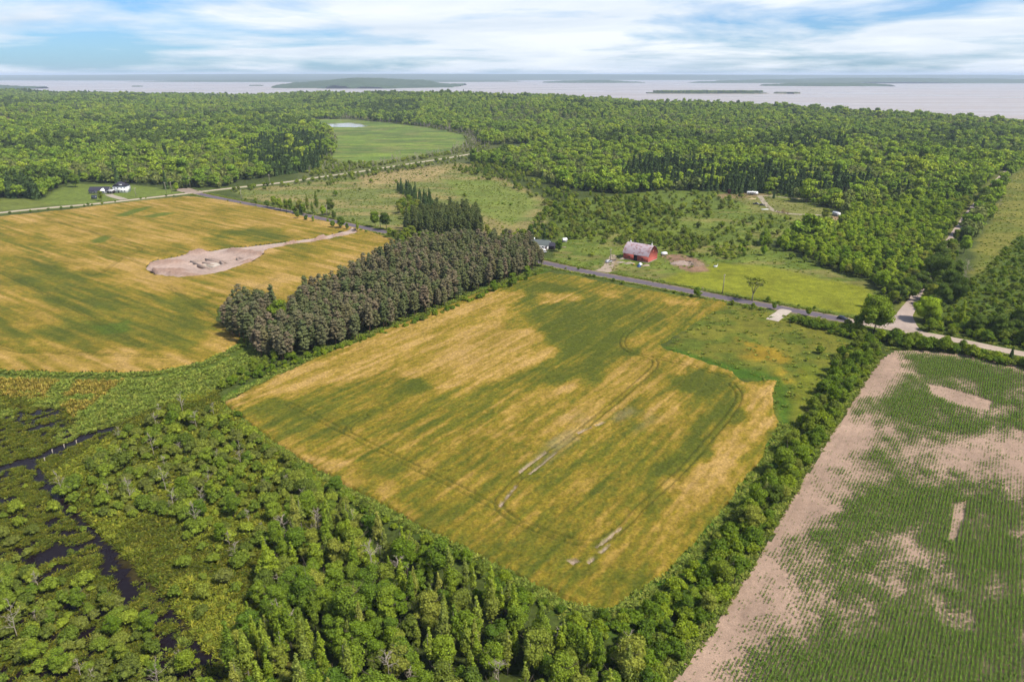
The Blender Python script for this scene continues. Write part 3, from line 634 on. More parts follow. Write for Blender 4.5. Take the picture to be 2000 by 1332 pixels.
def trunk_mesh(name, mat, h, r, seed, limbs=(), lean=0.03, n=6):
    rg = np.random.default_rng(seed); mb = MB(); k = 6; z = np.linspace(-0.3, h, k)
    w = np.cumsum(rg.normal(size=(k, 2)) * lean * h * 0.25, axis=0)
    p = np.stack([w[:, 0], w[:, 1], z], 1); p[0, :2] = 0; p[1, :2] *= 0.3
    mb.tube(p, np.linspace(r, r * 0.3, k), n)
    for (z0, dx_, dy_, dz_, rr) in limbs:
        a = np.array([np.interp(z0, z, p[:, 0]), np.interp(z0, z, p[:, 1]), z0]); b = a + np.array([dx_, dy_, dz_])
        m_ = (a + b) / 2 + np.array([dx_ * 0.12, dy_ * 0.12, -abs(dz_) * 0.1]); mb.tube([a, m_, b], [rr, rr * 0.7, rr * 0.3], 5)
    return mb.mesh(name, mat, True)
def rlimbs(rg, h, w, n, r, z0=0.35, z1=0.8):
    o = []
    for i in range(n):
        th = rg.uniform(0, 2 * pi); l = w * rg.uniform(0.35, 0.6); o.append((h * rg.uniform(z0, z1), l * cos(th), l * sin(th), l * rg.uniform(0.4, 1.0), r))
    return o
def broad(seed, h, w, base, mat, per=84, size=0.23, nb=24, bark='bark', core=0.8, roundness=1.0):
    rg = np.random.default_rng(seed); bl = []; cz = (base + h) / 2; hz = (h - base) / 2
    for i in range(nb):
        for _ in range(40):
            d = rg.uniform(-1, 1, 3)
            if np.linalg.norm(d) < 1 and (np.linalg.norm(d) > 0.45 or i < 3): break
        f = 1 - 0.35 * max(0, d[2]) ** 2 * roundness
        rr = rg.uniform(0.13, 0.27) * w * (1.0 if i else 1.2)
        bl.append((d[0] * (w / 2 - rr * 0.55) * f * 1.05, d[1] * (w / 2 - rr * 0.55) * f * 1.05, cz + d[2] * (hz - rr * 0.5), rr, rr, rr * rg.uniform(0.65, 0.95)))
    bl.append((0, 0, cz, w * 0.3, w * 0.3, hz * 0.72))
    cm = clump_mesh('crown', bl, per, size, mat, seed, core)
    tm = trunk_mesh('trunk', M[bark], h * 0.82, 0.028 * h ** 0.9 * 0.8, seed, rlimbs(rg, h, w, 6, 0.09))
    return cm, tm
def poplar(seed, h, w, base, mat, per=90, size=0.21):
    rg = np.random.default_rng(seed); bl = []; n = 11
    for i in range(n):
        f = i / (n - 1); z = base + (h - base - 0.6) * f; prof = (1 - abs(f - 0.35) ** 1.3 * 1.35); th = rg.uniform(0, 2 * pi)
        r = w * 0.34 * max(0.28, prof) * rg.uniform(0.8, 1.15); off = w * 0.17 * rg.random() * prof
        bl.append((off * cos(th), off * sin(th), z, r, r, max(r, (h - base) / n) * rg.uniform(0.85, 1.15)))
    cm = clump_mesh('crown', bl, per, size, mat, seed, 0.74)
    return cm, trunk_mesh('trunk', M['pale_bark'], h * 0.9, 0.15, seed, rlimbs(rg, h, w * 0.6, 5, 0.05, 0.2, 0.7))
def pine(seed, h, w, base, mat, per=78, size=0.22):
    rg = np.random.default_rng(seed); bl = []
    z = base
    while z < h - 0.7:
        f = (z - base) / (h - base); rad = w / 2 * (1 - f ** 2.6 * 0.68) * (0.7 + 0.3 * min(1, f * 3))
        k = int(rg.integers(4, 7)); th0 = rg.uniform(0, 6.28)
        for j in range(k):
            th = th0 + 6.283 * j / k + rg.normal() * 0.25; l = rad * rg.uniform(0.4, 1.0); r = rg.uniform(0.55, 1.05) * (0.75 + 0.25 * (1 - f))
            bl.append((l * cos(th) * 0.8, l * sin(th) * 0.8, z + rg.normal() * 0.3 + l * 0.1, r * 1.15, r * 1.15, r * 0.62))
        z += rg.uniform(0.85, 1.25)
    bl.append((0, 0, h - 0.6, 0.9, 0.9, 0.8))
    cm = clump_mesh('crown', bl, per, size, mat, seed, 0.8, up=0.25)
    lim = [(rg.uniform(1.5, base + 2), 0.9 * cos(t_), 0.9 * sin(t_), 0.1, 0.035) for t_ in rg.uniform(0, 6.28, 9)]
    return cm, trunk_mesh('trunk', M['pine_bark'], h * 0.95, 0.17, seed, lim, 0.012)
def spruce(seed, h, w, mat, per=16, size=0.5):
    rg = np.random.default_rng(seed); bl = []; z = 0.8
    while z < h - 0.5:
        f = z / h; rad = w / 2 * (1 - f) ** 0.85; k = max(3, int(8 * (1 - f)) + 2); th0 = rg.uniform(0, 6.28)
        for j in range(k):
            th = th0 + 6.283 * j / k; l = rad * rg.uniform(0.6, 0.95); r = max(0.3, rad * 0.36)
            bl.append((l * cos(th) * 0.72, l * sin(th) * 0.72, z - l * 0.12, r, r, r * 0.6))
        z += max(0.55, 1.3 * (1 - f))
    bl.append((0, 0, h - 0.5, 0.3, 0.3, 0.8))
    return clump_mesh('crown', bl, per, size, mat, seed, 0.85, up=0.15), trunk_mesh('trunk', M['bark'], h * 0.9, 0.16, seed, (), 0.006)
def shrub(seed, h, w, mat, per=100, size=0.18, nb=15):
    rg = np.random.default_rng(seed); bl = []
    for i in range(nb):
        th = rg.uniform(0, 6.28); l = w / 2 * math.sqrt(rg.random()) * 0.72; r = w * rg.uniform(0.10, 0.22); zz = h * (0.86 - 0.5 * (l / (w / 2)) ** 1.6) * rg.uniform(0.7, 1.0)
        bl.append((l * cos(th), l * sin(th), max(r * 0.5, zz - r * 0.6), r, r, r * 0.85))
    bl.append((0, 0, h * 0.42, w * 0.3, w * 0.3, h * 0.42))
    lim = [(0.05, 0.5 * w * 0.5 * cos(t_), 0.5 * w * 0.5 * sin(t_), h * 0.65, 0.05) for t_ in rg.uniform(0, 6.28, 6)]
    return clump_mesh('foliage', bl, per, size, mat, seed, 0.82), trunk_mesh('stems', M['bark'], h * 0.6, 0.06, seed, lim, 0.05, 5)
def dead(seed, h, spread=0.32, mat='dead'):
    rg = np.random.default_rng(seed); tb, br = MB(), MB()
    k = 7; z = np.linspace(-0.3, h, k); w = np.cumsum(rg.normal(size=(k, 2)) * 0.12, axis=0); p = np.stack([w[:, 0], w[:, 1], z], 1); p[0, :2] = 0
    tb.tube(p, np.linspace(0.16, 0.03, k), 5)
    def twig(a, d, l, r, lev):
        b = a + d * l; m_ = a + d * l * 0.5 + rg.normal(size=3) * l * 0.07
        br.tube([a, m_, b], [r, r * 0.75, r * 0.35], 3, False)
        if lev:
            for i in range(3 if lev == 2 else 4):
                f = rg.uniform(0.35, 1.0); dd = d + rg.normal(size=3) * 0.55; dd[2] += 0.25; dd /= np.linalg.norm(dd)
                twig(a + (b - a) * f, dd, l * rg.uniform(0.4, 0.65), r * 0.55, lev - 1)
    for i in range(13):
        zz = h * rg.uniform(0.28, 0.98); a = np.array([np.interp(zz, z, p[:, 0]), np.interp(zz, z, p[:, 1]), zz]); th = rg.uniform(0, 6.28)
        d = np.array([cos(th), sin(th), rg.uniform(0.35, 1.2)]); d /= np.linalg.norm(d); twig(a, d, h * spread * rg.uniform(0.5, 1.0) * (1.15 - zz / h * 0.6), 0.075, 2)
    return br.mesh('branches', M[mat], True), tb.mesh('trunk', M[mat], True)
def elm():
    rg = np.random.default_rng(77); tb = MB(); bl = []
    tb.tube([(0, 0, -0.3), (0.1, 0, 2), (0, 0.1, 4.2)], [0.38, 0.28, 0.24], 7)
    for i in range(9):
        th = 6.283 * i / 9 + rg.normal() * 0.2; l = rg.uniform(2.6, 5.6); zt = 11.6 - (l / 6) ** 2 * 2.6 + rg.normal() * 0.4
        a = np.array([0, 0.1, 4.0 - rg.random()]); b = np.array([l * cos(th), l * sin(th), zt])
        m_ = a + (b - a) * np.array([0.35, 0.35, 0.6]); tb.tube([a, m_, b], [0.16, 0.11, 0.05], 5)
        for j in range(2):
            f = 0.75 + 0.25 * j; q = a + (b - a) * f; r = rg.uniform(1.0, 1.5); bl.append((q[0] + rg.normal() * 0.5, q[1] + rg.normal() * 0.5, q[2] + 0.3 * j, r, r, r * 0.55))
    for i in range(6):
        th = rg.uniform(0, 6.28); l = rg.uniform(0.5, 2.6); bl.append((l * cos(th), l * sin(th), 11.4 + rg.normal() * 0.4, 1.3, 1.3, 0.8))
    return clump_mesh('crown', bl, 24, 0.34, M['broad'], 78, 0.55), tb.mesh('trunk', M['pale_bark'], True)

PROTO = {
    'broadleaf_tree': [broad(100 + i, h, w, b, M['broad']) for i, (h, w, b) in enumerate([(11, 7, 2.0), (9.5, 6, 1.5), (12.5, 7.5, 2.5), (8, 5.2, 1.2), (10, 5, 1.8)])],
    'bright_tree': [broad(120 + i, h, w, b, M['bright']) for i, (h, w, b) in enumerate([(9, 5.4, 1.0), (8, 4.4, 0.8), (10.5, 6.4, 1.4)])],
    'dark_tree': [broad(140 + i, h, w, b, M['dark'], nb=22) for i, (h, w, b) in enumerate([(15, 12, 0.8), (13, 10, 0.6), (16, 12, 0.8)])],
    'poplar_tree': [poplar(160 + i, h, w, b, M['poplar']) for i, (h, w, b) in enumerate([(13, 4.0, 3.2), (11, 3.4, 2.6), (14, 4.4, 4.2), (12, 3.0, 3.6)])],
    'pine_tree': [pine(180 + i, h, w, b, M['pine']) for i, (h, w, b) in enumerate([(15, 5.8, 4.5), (14, 5.4, 4.0), (16, 6.0, 5.2), (13, 5.6, 3.5), (15, 5.0, 5.5), (13.5, 6.0, 4.0)])],
    'dark_pine_tree': [pine(190 + i, h, w, b, M['pine_dark']) for i, (h, w, b) in enumerate([(16, 6.0, 3.0), (14, 5.6, 2.6)])],
    'spruce_tree': [spruce(200 + i, h, w, M['spruce']) for i, (h, w) in enumerate([(13, 5.0), (10.5, 4.2), (15, 5.6)])],
    'willow_shrub': [shrub(220 + i, h, w, M['willow']) for i, (h, w) in enumerate([(4.6, 4.8), (3.6, 4.2), (5.6, 5.2), (3.0, 3.4), (4.4, 3.4)])],
    'hedge_shrub': [shrub(240 + i, h, w, M['hedge']) for i, (h, w) in enumerate([(3.8, 4.4), (3.0, 3.8), (4.8, 4.6), (2.4, 3.2)])],
    'dead_tree': [dead(260 + i, h) for i, h in enumerate([9.5, 7.5, 11.0, 6.0])],
    'elm_tree': [elm()],
    'big_tree': [broad(270, 14, 11, 1.6, M['bright'], nb=26), broad(271, 13, 10, 1.4, M['broad'], nb=24)],
}
PARTS = {'willow_shrub': ('foliage', 'stems'), 'hedge_shrub': ('foliage', 'stems'), 'dead_tree': ('branches', 'trunk')}
CATS = {'willow_shrub': 'shrub', 'hedge_shrub': 'shrub'}
PRG = np.random.default_rng(99)
def plant(kind, x, y, s, label, group=None, name=None, var=None, z=None, sq=None):
    pr = PROTO[kind]; c, t = pr[(PRG.integers(len(pr)) if var is None else var) % len(pr)]
    nm = name or {'bright_tree': 'broadleaf_tree', 'dark_tree': 'broadleaf_tree', 'big_tree': 'broadleaf_tree', 'dark_pine_tree': 'pine_tree'}.get(kind, kind)
    zz = float(hgt(x, y)) if z is None else z
    e = empty(nm, (x, y, zz), PRG.uniform(0, 2 * pi), label, CATS.get(kind, 'tree'), group, (s, s, s * (sq or PRG.uniform(0.9, 1.12))))
    p = PARTS.get(kind, ('crown', 'trunk')); link(p[0], c, e); link(p[1], t, e); return e
def sample(poly, spacing, seed, jit=0.42, avoid=()):
    lo, hi = poly.min(0), poly.max(0); rg = np.random.default_rng(seed)
    a = np.arange(lo[0], hi[0], spacing); b = np.arange(lo[1], hi[1], spacing * 0.87)
    A, B = np.meshgrid(a, b); A = A + (np.arange(len(b)) % 2)[:, None] * spacing / 2
    P = np.stack([A.ravel(), B.ravel()], 1) + rg.uniform(-jit, jit, (A.size, 2)) * spacing
    P = P[sdf(P, poly) > 0]
    for av, m in avoid: P = P[sdf(P, av) < -m]
    return P
def avoid_roads(P, m=5.0):
    k = np.ones(len(P), bool)
    for r in (R_ASPHALT, R_GRAVEL_R, R_TOP, R_LANE): k &= dline(P, r) > m
    return P[k]
def scatter(name, P, protos, scl, label, cat, idx=None, z=None, seed=1, lean=0.0, zs=None):
    """points carrying instances of plant meshes (uncountable masses only)"""
    rg = np.random.default_rng(seed); n = len(P); zz = hgt(P[:, 0], P[:, 1]) if z is None else np.full(n, z)
    me = mesh_np(name, np.stack([P[:, 0], P[:, 1], zz], 1))
    rot = np.zeros((n, 3), np.float32); rot[:, 2] = rg.uniform(0, 6.283, n)
    if lean: rot[:, :2] = rg.normal(size=(n, 2)) * lean
    a = me.attributes.new('rot', 'FLOAT_VECTOR', 'POINT'); a.data.foreach_set('vector', rot.ravel())
    s3 = np.repeat(np.asarray(scl, np.float32).reshape(-1, 1) * np.ones((n, 1), np.float32), 3, 1); s3[:, 2] *= rg.uniform(0.85, 1.15, n)
    if zs is not None: s3[:, 2] *= zs
    a = me.attributes.new('scl', 'FLOAT_VECTOR', 'POINT'); a.data.foreach_set('vector', s3.astype(np.float32).ravel())
    a = me.attributes.new('idx', 'INT', 'POINT'); a.data.foreach_set('value', (rg.integers(0, len(protos), n) if idx is None else idx).astype(np.int32))
    ng = bpy.data.node_groups.new(name, 'GeometryNodeTree')
    ng.interface.new_socket('Geometry', in_out='INPUT', socket_type='NodeSocketGeometry'); ng.interface.new_socket('Geometry', in_out='OUTPUT', socket_type='NodeSocketGeometry')
    N = ng.nodes.new; gi, go = N('NodeGroupInput'), N('NodeGroupOutput'); ip = N('GeometryNodeInstanceOnPoints'); jn = N('GeometryNodeJoinGeometry')
    for p in protos[::-1]:
        o = N('GeometryNodeObjectInfo'); o.inputs['Object'].default_value = p; o.inputs['As Instance'].default_value = True; ng.links.new(o.outputs['Geometry'], jn.inputs[0])
    def at(nm, typ):
        q = N('GeometryNodeInputNamedAttribute'); q.data_type = typ; q.inputs['Name'].default_value = nm; return q.outputs[0]
    ng.links.new(gi.outputs[0], ip.inputs['Points']); ng.links.new(jn.outputs[0], ip.inputs['Instance'])
    ip.inputs['Pick Instance'].default_value = True
    ng.links.new(at('idx', 'INT'), ip.inputs['Instance Index']); ng.links.new(at('rot', 'FLOAT_VECTOR'), ip.inputs['Rotation']); ng.links.new(at('scl', 'FLOAT_VECTOR'), ip.inputs['Scale'])
    ng.links.new(ip.outputs[0], go.inputs[0])
    ob = link(name, me); md = ob.modifiers.new('plants', 'NODES'); md.node_group = ng
    return tag(ob, label, cat, kind='stuff')
def whole(pair, name):               # crown + trunk as one mesh for the far masses
    bm = bmesh.new(); c, t = pair; bm.from_mesh(c); n = len(bm.faces); bm.from_mesh(t)
    for i, f in enumerate(bm.faces):
        f.material_index = 0 if i < n else 1
    me = bpy.data.meshes.new(name); bm.to_mesh(me); bm.free()
    me.materials.append(c.materials[0]); me.materials.append(t.materials[0])
    return bpy.data.objects.new(name, me)
def remat(me, mat):
    m = me.copy(); m.materials.clear(); m.materials.append(mat); return m

def inview(P, m=6, ymin=75): return P[(np.abs(P[:, 0]) < 0.80 * np.hypot(P[:, 1], CAM_H) + m) & (P[:, 1] > ymin)]

# ------------------------------------------------------------------ planting plan
BANK = {}
def pxof(x, y):                     # where a ground point shows in the survey frame
    f = y * cos(PITCH) + CAM_H * sin(PITCH); return 1000 + FPX * x / f, 666 + FPX * (CAM_H * cos(PITCH) - y * sin(PITCH)) / f
def want(kind, P, smin, smax, label, group):
    if callable(label):
        for x, y in P:
            lb = label(*pxof(x, y)); BANK.setdefault(kind, []).append((float(x), float(y), PRG.uniform(smin, smax), lb, group + ', ' + lb.split(', ')[-1] if ', ' in lb else group))
        return
    for x, y in P: BANK.setdefault(kind, []).append((float(x), float(y), PRG.uniform(smin, smax), label, group))
# pine plantation between the grain fields
pp = sample(P_PINES, 3.9, 51, 0.42, avoid=[(GP([(520, 640), (555, 600), (570, 610), (560, 650), (530, 665)]), 0.5)])
want('pine_tree', pp, 0.68, 1.04, lambda a, b: 'grey-brown pine of the plantation, ' + ('at its rounded left end' if a < 560 else 'in the front ranks facing the middle wheat field' if b > 700 - (a - 560) * 0.35 - 32 else 'at its right end near the bungalow' if a > 920 else 'deep in the block or along its back'), 'pines')
want('dark_pine_tree', sample(GP([(790, 452), (805, 440), (850, 428), (915, 428), (945, 448), (935, 466), (850, 470), (800, 462)]), 5.2, 52), 0.9, 1.1, 'dark pine in the small clump beyond the road from the plantation', 'pines of the dark clump')
want('spruce_tree', sample(GP([(775, 372), (790, 370), (850, 402), (845, 412), (800, 392)]), 5.0, 53), 0.55, 0.85, 'small dark conifer in the fence row crossing the pale meadow', 'conifers of the meadow fence row')
# wood at the bottom of the picture
W_LOW = GP([(600, 1005), (700, 1048), (800, 1092), (900, 1140), (1000, 1200), (1100, 1255), (1190, 1290), (1270, 1290), (1190, 1420), (1080, 1620), (330, 1620), (430, 1350), (510, 1180), (540, 1050)])
wl = sample(W_LOW, 3.6, 54); tt = fbm(wl[:, 0] / 18, wl[:, 1] / 18, 66, 3); rr_ = PRG.random(len(wl))
is_dead = rr_ < 0.075; is_pop = (~is_dead) & (tt + (rr_ - 0.5) * 0.5 > 0.56)
want('poplar_tree', wl[is_pop], 0.6, 1.0, lambda a, b: 'slender upright poplar of the near wood, ' + ('left part beside the sedge' if a < 620 else 'right part below the wheat corner' if a > 920 else 'middle part' if b < 1332 else 'lowest row at the picture bottom'), 'poplars')
want('dead_tree', wl[is_dead], 0.75, 1.1, 'bare grey dead tree standing among the poplars of the near wood', 'dead trees of the near wood')
want('broadleaf_tree', wl[~is_dead & ~is_pop], 0.55, 0.9, lambda a, b: 'leafy rounded tree of the near wood, ' + ('left part beside the sedge' if a < 620 else 'right part below the wheat corner' if a > 920 else 'middle part' if b < 1332 else 'lowest row at the picture bottom'), 'leafy trees')
# swamp shrubs
S1 = GP([(110, 965), (180, 885), (265, 832), (330, 800), (420, 802), (520, 868), (640, 948), (720, 990), (690, 1050), (600, 1015), (540, 1045), (480, 1110), (420, 1080), (330, 1015), (220, 1015), (140, 1005)])
s1 = sample(S1, 3.7, 55); want('willow_shrub', s1, 0.5, 1.2, lambda a, b: 'rounded willow shrub of the swamp thicket, ' + ('next to the dark bog channel' if a < 240 else 'top end below the dark round tree' if b < 890 else 'side facing the wheat field' if a > 430 else 'in the middle'), 'thicket shrubs')
st = sample(S1, 11, 155); want('broadleaf_tree', st[st[:, 0] > -95], 0.4, 0.62, 'small leafy tree standing out of the willow thicket', 'small trees of the thicket')
S2 = GP([(330, 1015), (480, 1110), (560, 1180), (520, 1330), (420, 1330), (330, 1180)])
want('willow_shrub', sample(S2, 6.5, 56), 0.5, 1.0, 'willow shrub standing apart in the yellow sedge', 'willow shrubs in the sedge')
S3 = GP([(-200, 1120), (0, 1120), (200, 1150), (330, 1260), (420, 1340), (330, 1620), (-250, 1620)])
want('willow_shrub', sample(S3, 3.7, 57), 0.45, 1.05, lambda a, b: 'low green shrub growing out of the lower left bog, ' + ('by the left edge' if a < 120 else 'beside the narrow lower channel' if a > 260 else 'in its upper part' if b < 1220 else 'near the picture bottom'), 'bog shrubs')
sb = sample(S3, 9.5, 158); want('broadleaf_tree', sb, 0.35, 0.6, 'small leafy tree rooted in the bog at lower left', 'small trees of the bog')
want('dead_tree', sample(S3, 13, 58), 0.4, 0.75, 'pale dead snag leaning over the bog at lower left', 'snags of the bog')
want('dead_tree', sample(S1, 13, 59), 0.45, 0.7, 'small grey dead bush among the willow shrubs', 'dead bushes of the thicket')
want('willow_shrub', sample(GP([(-200, 960), (80, 950), (150, 1000), (230, 1080), (100, 1110), (-200, 1110)]), 9, 60), 0.4, 0.8, 'small shrub on the floating sedge left of the bog channel', 'shrubs on the floating sedge')
# hedges
H1 = GP([(1640, 695), (1700, 664), (1722, 690), (1688, 732), (1618, 838), (1558, 932), (1468, 1092), (1388, 1216), (1308, 1320), (1225, 1430), (1130, 1430), (1215, 1290), (1310, 1165), (1400, 1055), (1490, 945), (1548, 860), (1590, 795)])
want('broadleaf_tree', sample(H1, 8.0, 161), 0.45, 0.75, 'small leafy tree rising out of the wheat and corn hedgerow', 'small trees of the hedgerow')
want('hedge_shrub', sample(H1, 3.15, 61), 0.8, 1.45, lambda a, b: 'leafy shrub of the wheat and corn hedgerow, ' + ('upper end near the gravel road' if b < 800 else 'middle stretch around the hedgerow trees' if b < 1020 else 'lower stretch beside the golden crop' if b < 1200 else 'lowest end joining the near wood'), 'hedgerow shrubs')
want('hedge_shrub', sample(GP([(1545, 622), (1580, 624), (1650, 640), (1700, 652), (1690, 668), (1620, 652), (1550, 634)]), 3.3, 62), 0.8, 1.2, 'roadside hedge shrub below the parked dark car', 'shrubs of the road hedge')
want('hedge_shrub', sample(GP([(1700, 662), (1760, 660), (1850, 679), (1960, 702), (2120, 732), (2120, 750), (1950, 712), (1850, 690), (1740, 678)]), 3.4, 63), 1.1, 1.6, 'hedge shrub along the gravel road above the corn', 'shrubs of the gravel road hedge')
want('hedge_shrub', sample(GP([(1800, 645), (1900, 662), (2050, 692), (2120, 690), (2000, 652), (1880, 628), (1815, 625)]), 4.0, 64), 0.9, 1.5, 'dark shrub on the far verge of the gravel road', 'shrubs of the far verge')
want('hedge_shrub', sample(GP([(520, 700), (600, 694), (680, 672), (780, 640), (880, 600), (980, 562), (1050, 535), (1070, 530), (1000, 560), (880, 608), (700, 674), (600, 706), (500, 745), (430, 765), (440, 745)]), 3.4, 65), 0.55, 1.0, 'green bush fringing the foot of the pine plantation', 'bushes at the plantation edge')
want('hedge_shrub', sample(P_RSHRUB, 5.2, 66), 0.5, 0.95, 'low scrub bush in the overgrown field right of the lane', 'bushes of the overgrown field')
lt = np.vstack([R_LANE[8::2] + o * np.array([0.86, -0.5]) for o in (-6.5, 6.5, -10)]); lt = lt[(lt[:, 1] < 640)]
want('broadleaf_tree', lt + PRG.normal(size=lt.shape) * 1.6, 0.55, 1.0, 'tree lining the gravel lane', 'trees lining the lane')
want('hedge_shrub', sample(GP([(880, 1130), (1040, 1205), (1190, 1228), (1290, 1185), (1290, 1290), (1150, 1300), (1000, 1225)]), 3.4, 180), 0.7, 1.2, 'bush in the gap below the near corner of the wheat field', 'bushes below the wheat corner')
edge = smooth_line(GP([(455, 815), (530, 880), (620, 945), (720, 1000), (830, 1060), (950, 1125), (1060, 1185), (1170, 1225), (1260, 1200)]), 3.2)
want('hedge_shrub', edge + PRG.normal(size=edge.shape) * 0.9, 0.5, 0.9, 'bush at the wood edge along the foot of the wheat field', 'bushes at the wood edge')
# young wood behind the barn meadow
Y1 = GP([(1330, 505), (1380, 478), (1470, 470), (1600, 474), (1640, 440), (1660, 410), (1760, 400), (1890, 398), (1880, 425), (1850, 465), (1815, 520), (1780, 570), (1730, 580), (1700, 552), (1600, 520), (1560, 510), (1480, 500), (1400, 508)])
y1 = avoid_roads(sample(Y1, 4.6, 67)); k = y1[:, 0] > 105 + 0 * y1[:, 1]
y1 = y1[(y1[:, 0] > 190) | (fbm(y1[:, 0] / 16, y1[:, 1] / 16, 170, 3) > 0.46)]
hi = fbm(y1[:, 0] / 30, y1[:, 1] / 30, 72, 3) + np.clip((y1[:, 0] - 110) / 250, 0, 0.5) > 0.55
yk = PRG.random(len(y1)); want('broadleaf_tree', y1[hi & (yk > 0.72)], 0.5, 0.9, 'deeper green tree mixed into the young stand beside the lane', 'deeper green trees beside the lane')
hi = hi & (yk <= 0.72)
want('young_tree', y1[hi], 0.5, 1.1, lambda a, b: 'bright green young tree of the dense stand, ' + ('front edge on the yellow meadow' if b > 535 else 'near the lane' if a > 1780 else 'in the middle of the stand'), 'young trees')
want('willow_shrub', y1[~hi & (yk <= 0.72)], 0.6, 1.2, 'bushy willow in the thicket behind the barn', 'willows behind the barn')
# scrub between meadow and barn
SC = GP([(880, 330), (940, 322), (1010, 330), (1100, 370), (1200, 380), (1280, 400), (1330, 420), (1260, 440), (1180, 432), (1110, 450), (1050, 462), (960, 470), (930, 462), (1000, 450), (1040, 440), (1070, 405), (1010, 372), (930, 345)])
sc = sample(SC, 6.6, 68); sc = sc[fbm(sc[:, 0] / 22, sc[:, 1] / 22, 168, 3) > 0.4]; q = PRG.random(len(sc)); want('willow_shrub', sc[q < 0.72], 0.75, 1.35, 'grey-green willow in the scrub beyond the meadow', 'willows of the far scrub')
want('broadleaf_tree', sc[q >= 0.82], 0.5, 0.8, 'small leafy tree in the scrub beyond the meadow', 'leafy trees of the far scrub')
want('willow_shrub', sample(GP([(1080, 405), (1300, 376), (1420, 380), (1440, 400), (1300, 440), (1110, 445)]), 11, 173), 0.6, 1.3, 'scattered willow bush in the green clearing behind the barn', 'willow bushes of the far clearing')
SC2 = GP([(1200, 470), (1230, 455), (1330, 462), (1400, 470), (1340, 500), (1270, 478), (1200, 480)])
want('willow_shrub', sample(SC2, 5.0, 69), 0.7, 1.15, 'willow bush directly behind the red barn', 'willow bushes behind the barn roof')
want('willow_shrub', sample(GP([(950, 470), (1010, 455), (1100, 452), (1190, 436), (1240, 440), (1230, 455), (1130, 470), (1070, 468), (1000, 482)]), 6.0, 70), 0.6, 1.1, 'willow bush in the rough ground left of the barn', 'willow bushes left of the barn')
want('broadleaf_tree', sample(GP([(760, 470), (800, 460), (850, 478), (950, 478), (1040, 490), (1050, 505), (900, 498), (800, 500)]), 6, 71), 0.6, 0.95, 'leafy tree behind the plantation beside the road', 'leafy trees behind the plantation')
want('broadleaf_tree', sample(GP([(775, 400), (800, 395), (850, 420), (810, 440), (780, 425)]), 6, 72), 0.5, 0.8, 'leafy tree at the meadow end of the dark pine clump', 'leafy trees by the dark clump')
mb_ = [(455, 372), (500, 396), (520, 398), (540, 400), (640, 352), (660, 350), (680, 352), (700, 348), (640, 362), (600, 364), (560, 366), (530, 362), (690, 362), (720, 358), (745, 352), (625, 375), (655, 384), (700, 372), (760, 366), (780, 358), (820, 342), (835, 345), (860, 346), (800, 330), (905, 340), (930, 352), (890, 362), (905, 384), (985, 398), (1000, 402), (1015, 396), (1050, 420), (1090, 432), (870, 318), (890, 316), (930, 310), (960, 318), (985, 325)]
want('hedge_shrub', GP(mb_) + PRG.normal(size=(len(mb_), 2)) * 2, 0.6, 1.3, 'lone bush dotted over the pale meadow', 'bushes of the pale meadow')
bm_ = sample(P_BARN, 9.5, 174); bm_ = bm_[(fbm(bm_[:, 0] / 26, bm_[:, 1] / 26, 175, 3) > 0.5) & (sdf(bm_, GP([(1160, 530), (1170, 470), (1300, 480), (1400, 505), (1500, 515), (1720, 560), (1720, 620), (1400, 590)])) < 0) & (sdf(bm_, P_CLEAR) < -6)]; bm_ = avoid_roads(bm_, 7)
want('willow_shrub', bm_, 0.5, 1.3, 'ragged willow clump in the rough grass beyond the barn', 'willow clumps beyond the barn')
bb = [(1150, 500), (1180, 478), (1240, 408), (1270, 418), (1290, 428), (1320, 432), (1360, 440), (1400, 452), (1430, 450), (1340, 446), (1480, 440), (1500, 445), (1520, 436), (1545, 440), (1585, 444), (1470, 462), (1510, 460), (1310, 490), (1325, 494), (1350, 486), (1110, 508), (1095, 512), (1560, 455)]
want('hedge_shrub', GP(bb) + PRG.normal(size=(len(bb), 2)) * 1.5, 0.5, 1.1, 'lone bush in the grass around the red barn', 'bushes of the barn meadow')
rd = [(1145, 540), (1152, 541), (1160, 542), (1198, 550), (1216, 555), (1300, 569), (1318, 573), (1335, 577), (1350, 580), (1430, 596), (1455, 602), (1470, 604), (1485, 606), (1130, 527), (1105, 526), (445, 393), (470, 398), (500, 404), (520, 408), (545, 414), (560, 418), (580, 421), (600, 424), (640, 434), (660, 439), (680, 445), (705, 452), (715, 455), (725, 457), (480, 391), (510, 398), (590, 412), (615, 417), (630, 420), (650, 425), (690, 433), (1560, 600), (1590, 604), (1520, 592), (1500, 590), (1440, 578), (1620, 612)]
want('hedge_shrub', GP(rd), 0.4, 0.75, 'small bush on the verge of the paved road', 'bushes of the road verge')
lawnb = [(20, 418), (40, 417), (60, 415), (75, 412), (95, 410), (120, 408), (140, 407), (165, 404), (172, 402), (180, 402), (200, 399), (225, 395), (275, 389), (285, 388), (325, 384), (340, 383)]
want('hedge_shrub', GP(lawnb), 0.4, 0.8, 'small bush between the farmhouse road and the golden field', 'bushes of the farmhouse road')

